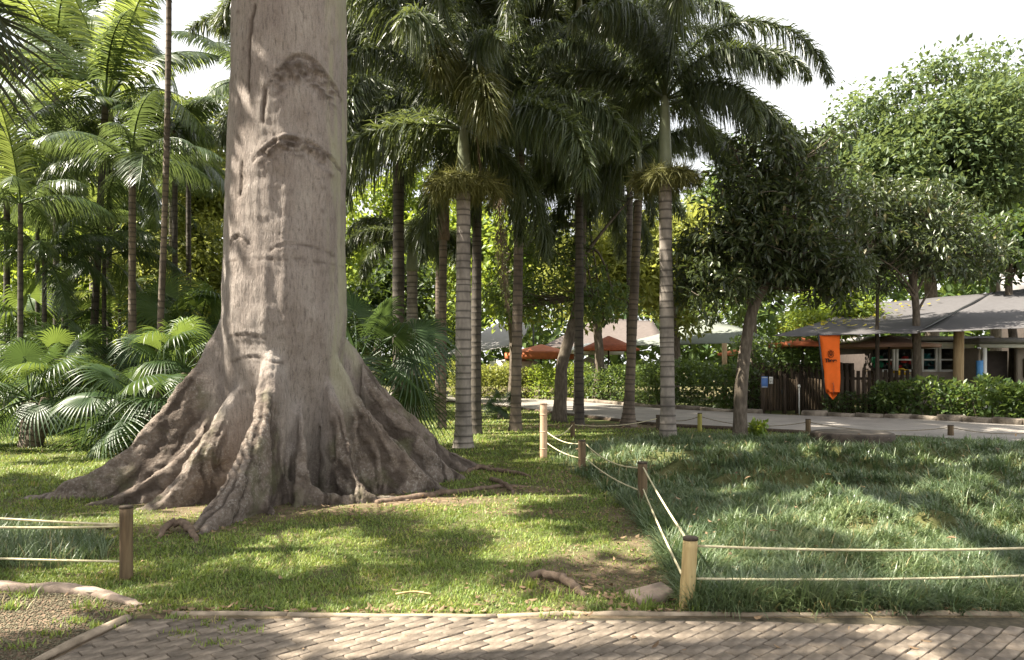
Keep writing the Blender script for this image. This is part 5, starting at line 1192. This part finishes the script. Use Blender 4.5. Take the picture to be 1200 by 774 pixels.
# second building on the right
kb2 = thing('kiosk_building', 'cream walled kiosk with a white corner post at the right edge', 'building', (19.2, 28.5, 0))
kx = A(1153, 0, 28.4)[0] - 19.2
bp('corner_post', (kx, -.1, 1.15), (.14, .14, 2.3), 'white_paint', kb2); bp('wall', (kx + 3.2, .3, 1.15), (3.5, .2, 2.3), 'cream_wall', kb2)
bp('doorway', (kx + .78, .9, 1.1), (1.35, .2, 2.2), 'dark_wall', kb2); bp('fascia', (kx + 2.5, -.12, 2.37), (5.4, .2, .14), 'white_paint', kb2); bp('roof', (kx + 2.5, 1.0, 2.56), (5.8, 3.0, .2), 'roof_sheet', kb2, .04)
bp('side_wall', (kx, 1.6, 1.15), (.12, 2.8, 2.3), 'cream_wall', kb2)
o = thing('notice_board', 'brown and orange notice board on the kiosk wall', 'notice board', (19.2 + kx + 2.05, 28.62, 1.55)); bp('board', (0, 0, 0), (.85, .06, .72), 'brown_timber', o); bp('poster', (0, -.04, 0), (.72, .02, .6), 'poster_orange', o)
o = thing('blue_panel', 'narrow bright blue panel between cafe and kiosk', 'panel', (A(1148, 0, 28.2)[0], 28.2, 1.45)); bp('panel', (0, 0, 0), (.24, .06, .75), 'blue_goods', o); bp('stand', (0, .03, -.9), (.06, .05, 1.1), 'dark_metal', o)
# far roof above the sail
o = thing('far_house', 'grey roofed house glimpsed at the right edge above the sail', 'house', (A(1262, 0, 48)[0], 48, 0))
bp('wall', (0, 1.5, 2.9), (5.6, 3, 5.8), 'dark_wall', o); V, Q, T = tube(np.array([(-3.4, 1.5, 6.4), (3.4, 1.5, 6.4)]), (1.7, 1.7), 3); V[:, 2] = np.where(V[:, 2] < 6.2, 5.8, V[:, 2]); MB().add(V, Q, T).obj('roof', MAT['roof_sheet'], o)
bp('window', (-1.6, -.03, 4.4), (1.0, .08, 1.1), 'dark_wall', o)

# gate, fence, signs
gx = A(895, 0, 26)[0]; gate = thing('wooden_gate', 'brown plank gate of two leaves under the creeper', 'gate', (gx, 26.0, 0))
def planks(root, x0, x1, z0, z1, n, mat, y=0, rag=.03):
    w = (x1 - x0) / n
    for i in range(n):
        h = z1 - z0 + random.uniform(-rag, rag); link('plank', plank_mesh(mat), root, (x0 + (i + .5) * w, y + random.uniform(-.006, .006), z0 + h / 2)).scale = (w * .93, 1, h)
PM = {}
def plank_mesh(mat):
    if mat not in PM: PM[mat] = MB().add(*box((0, 0, 0), (1, .03, 1))).mesh('plank', MAT[mat])
    return PM[mat]
planks(gate, .02, .63, .12, 1.22, 6, 'brown_timber'); planks(gate, .79, 1.1, .12, 1.2, 4, 'brown_timber', .05)
for xx in (-.03, .71, 1.14): MB().add(*box((xx, .03, .68), (.1, .12, 1.36), 0, .01)).obj('gate_post', MAT['dark_timber'], gate)
for zz in (.3, 1.0): MB().add(*box((.33, .045, zz), (.62, .05, .09))).obj('rail', MAT['dark_timber'], gate); MB().add(*box((.94, .095, zz), (.34, .05, .09))).obj('rail', MAT['dark_timber'], gate)
MB().add(*box((.60, -.03, .75), (.03, .03, .14), 0, .005)).obj('handle', MAT['dark_metal'], gate)
f1 = thing('plank_fence', 'brown plank fence between the gate and the orange banner', 'fence', (A(934, 0, 26)[0], 26.05, 0), 'timber fences along the cafe garden')
planks(f1, 0.06, 1.0, .15, 1.2, 9, 'brown_timber'); MB().add(*box((.5, .045, .35), (1.0, .05, .09))).obj('rail', MAT['dark_timber'], f1); MB().add(*box((.5, .045, 1.0), (1.0, .05, .09))).obj('rail', MAT['dark_timber'], f1)
f2 = thing('picket_fence', 'dark picket fence behind the shrubs right of the banner', 'fence', (A(985, 0, 26)[0], 25.9, 0), 'timber fences along the cafe garden')
pk = MB().add(*box((0, 0, .75), (.11, .03, 1.5))).mesh('picket', MAT['dark_timber'])
for i in range(15): link('picket', pk, f2, (i * .185, random.uniform(-.01, .01), random.uniform(-.04, .04)))
for zz in (.4, 1.2): MB().add(*box((1.3, .045, zz), (2.8, .05, .09))).obj('rail', MAT['dark_timber'], f2)
bw = thing('void_screen', 'dark plank screen added as the shaded void behind the gate', 'screen', (A(880, 0, 28)[0], 28.3, 0)); planks(bw, -.4, 3.9, 0, 1.75, 20, 'dark_timber')  # dark planks stand in for the shaded void behind the gate
o = thing('sign', 'small upright blue sign beside the gate', 'sign', (*A(896, 448, 25.8)[:2], CAMZ - (448 - HY) / F * 25.8)); bp('board', (0, 0, 0), (.21, .025, .37), 'sign_blue', o, .004)
bp('border', (0, -.016, .15), (.19, .006, .025), 'sign_white', o); bp('border', (0, -.016, -.165), (.19, .006, .02), 'sign_white', o)
bp('stake', (0, .02, -.62), (.03, .02, .95), 'dark_timber', o)
o = thing('sign', 'small white notice right of the blue sign', 'sign', (*A(903.5, 446, 25.8)[:2], CAMZ - (446 - HY) / F * 25.8)); bp('board', (0, 0, 0), (.13, .02, .24), 'sign_white', o, .004)
for k in range(3): bp('text_line', (0, -.012, .06 - k * .05), (.09, .004, .012), 'black_print', o)
bp('stake', (0, .02, -.62), (.03, .02, 1.0), 'dark_timber', o)
x = A(936.5, 0, 25.4)[0]; o = thing('lamp_stake', 'thin pale garden lamp on a stake right of the gate', 'garden lamp', (x, 25.4, 0)); mast(o, (0, 0, 0), .92, .02, 'sign_white', 'stake'); MB().add(*tube(np.array([(0, 0, .9), (0, 0, .95), (0, 0, 1.02)]), (.03, .05, .02), 10)).obj('lamp_head', MAT['sign_white'], o)

# orange banner
BY = 24.2; bx = A(972, 0, BY)[0]; zt = CAMZ - (393 - HY) / F * BY; ban = thing('banner', 'tall orange feather banner with black emblem hanging before the shrubs', 'banner', (bx, BY, 0))
s_ = BY / F
outline = lambda f: ((-11.5 + 7.3 * f) * s_, (12.3 + .2 * f) * s_)
nv = 14; V = []
for i in range(nv):
    f = i / (nv - 1); l, r = outline(f); z = zt - 67 * f * s_
    for k in range(6): V.append((l + (r - l) * k / 5, .022 * math.sin(f * 7 + k * 1.3) + .014 * math.sin(f * 17 + k * 2.1), z))
V = np.array(V); n = len(V); i = np.arange(nv - 1)[:, None] * 6; j = np.arange(5)[None]; Q = np.stack([i + j, i + j + 1, i + 7 + j, i + 6 + j], -1).reshape(-1, 4)
tipz = zt - 75.5 * s_; l, r = outline(1); V = np.concatenate([V, [((l * .5 + r * .5), .0, tipz)]]); T = [((nv - 1) * 6 + k, n, (nv - 1) * 6 + k + 1)[::1] for k in range(5)]
c = MB().add(V, Q, T).obj('cloth', MAT['banner_orange'], ban, True); md = c.modifiers.new('thick', 'SOLIDIFY'); md.thickness = .006
MB().add(*tube(np.array([(-13 * s_, 0, zt + .05), (-9 * s_, 0, zt - 36 * s_), (-5 * s_, 0, zt - 74 * s_)]), .028, 6)).obj('pole', MAT['dark_metal'], ban)
ez = CAMZ - (414 - HY) / F * BY; em = MB()
for k in range(10):
    a = k * math.pi / 5; em.add(*tube(np.array([(.04 * math.cos(a), 0, .04 * math.sin(a)), (.075 * math.cos(a), 0, .075 * math.sin(a)), (.115 * math.cos(a), 0, .115 * math.sin(a))]), (.006, .013, .004), 5))
em.add(*tube(np.array([(.034 * math.cos(a), 0, .034 * math.sin(a)) for a in np.linspace(0, 6.283, 17)]), .008, 5))
em.add(*tube(np.array([(.1 * math.cos(a), 0, .02 + .17 * math.sin(a)) for a in np.linspace(3.6, 5.8, 9)]), .008, 5))
e = em.obj('emblem', MAT['black_print'], ban, False, None, (.03, -.045, ez - 0))
def lettering(txt, size, loc, parent):
    cu = bpy.data.curves.new('lettering', 'FONT'); cu.body = txt; cu.size = size; cu.align_x = 'CENTER'; cu.extrude = .003; cu.offset = .008
    o = link('lettering', cu, parent, loc, (math.radians(90), 0, 0)); cu.materials.append(MAT['black_print'])
    dg = bpy.context.evaluated_depsgraph_get(); me = bpy.data.meshes.new_from_object(o.evaluated_get(dg)); bpy.data.objects.remove(o)
    return link('lettering', me, parent, loc, (math.radians(90), 0, 0))
lettering('Thara', .155, (.03, -.05, CAMZ - (424.5 - HY) / F * BY), ban)
em = MB(); em.add(*tube(np.array([(0, 0, -.22), (.02, 0, 0), (0, 0, .2)]), (.01, .012, .006), 5))
for k in range(4): em.add(*tube(np.array([(0, 0, -.15 + k * .09), (.05 * (-1) ** k, 0, -.10 + k * .09)]), (.012, .004), 5))
em.obj('motif', MAT['rust_canvas'], ban, False, None, (.1, -.045, CAMZ - (455 - HY) / F * BY))
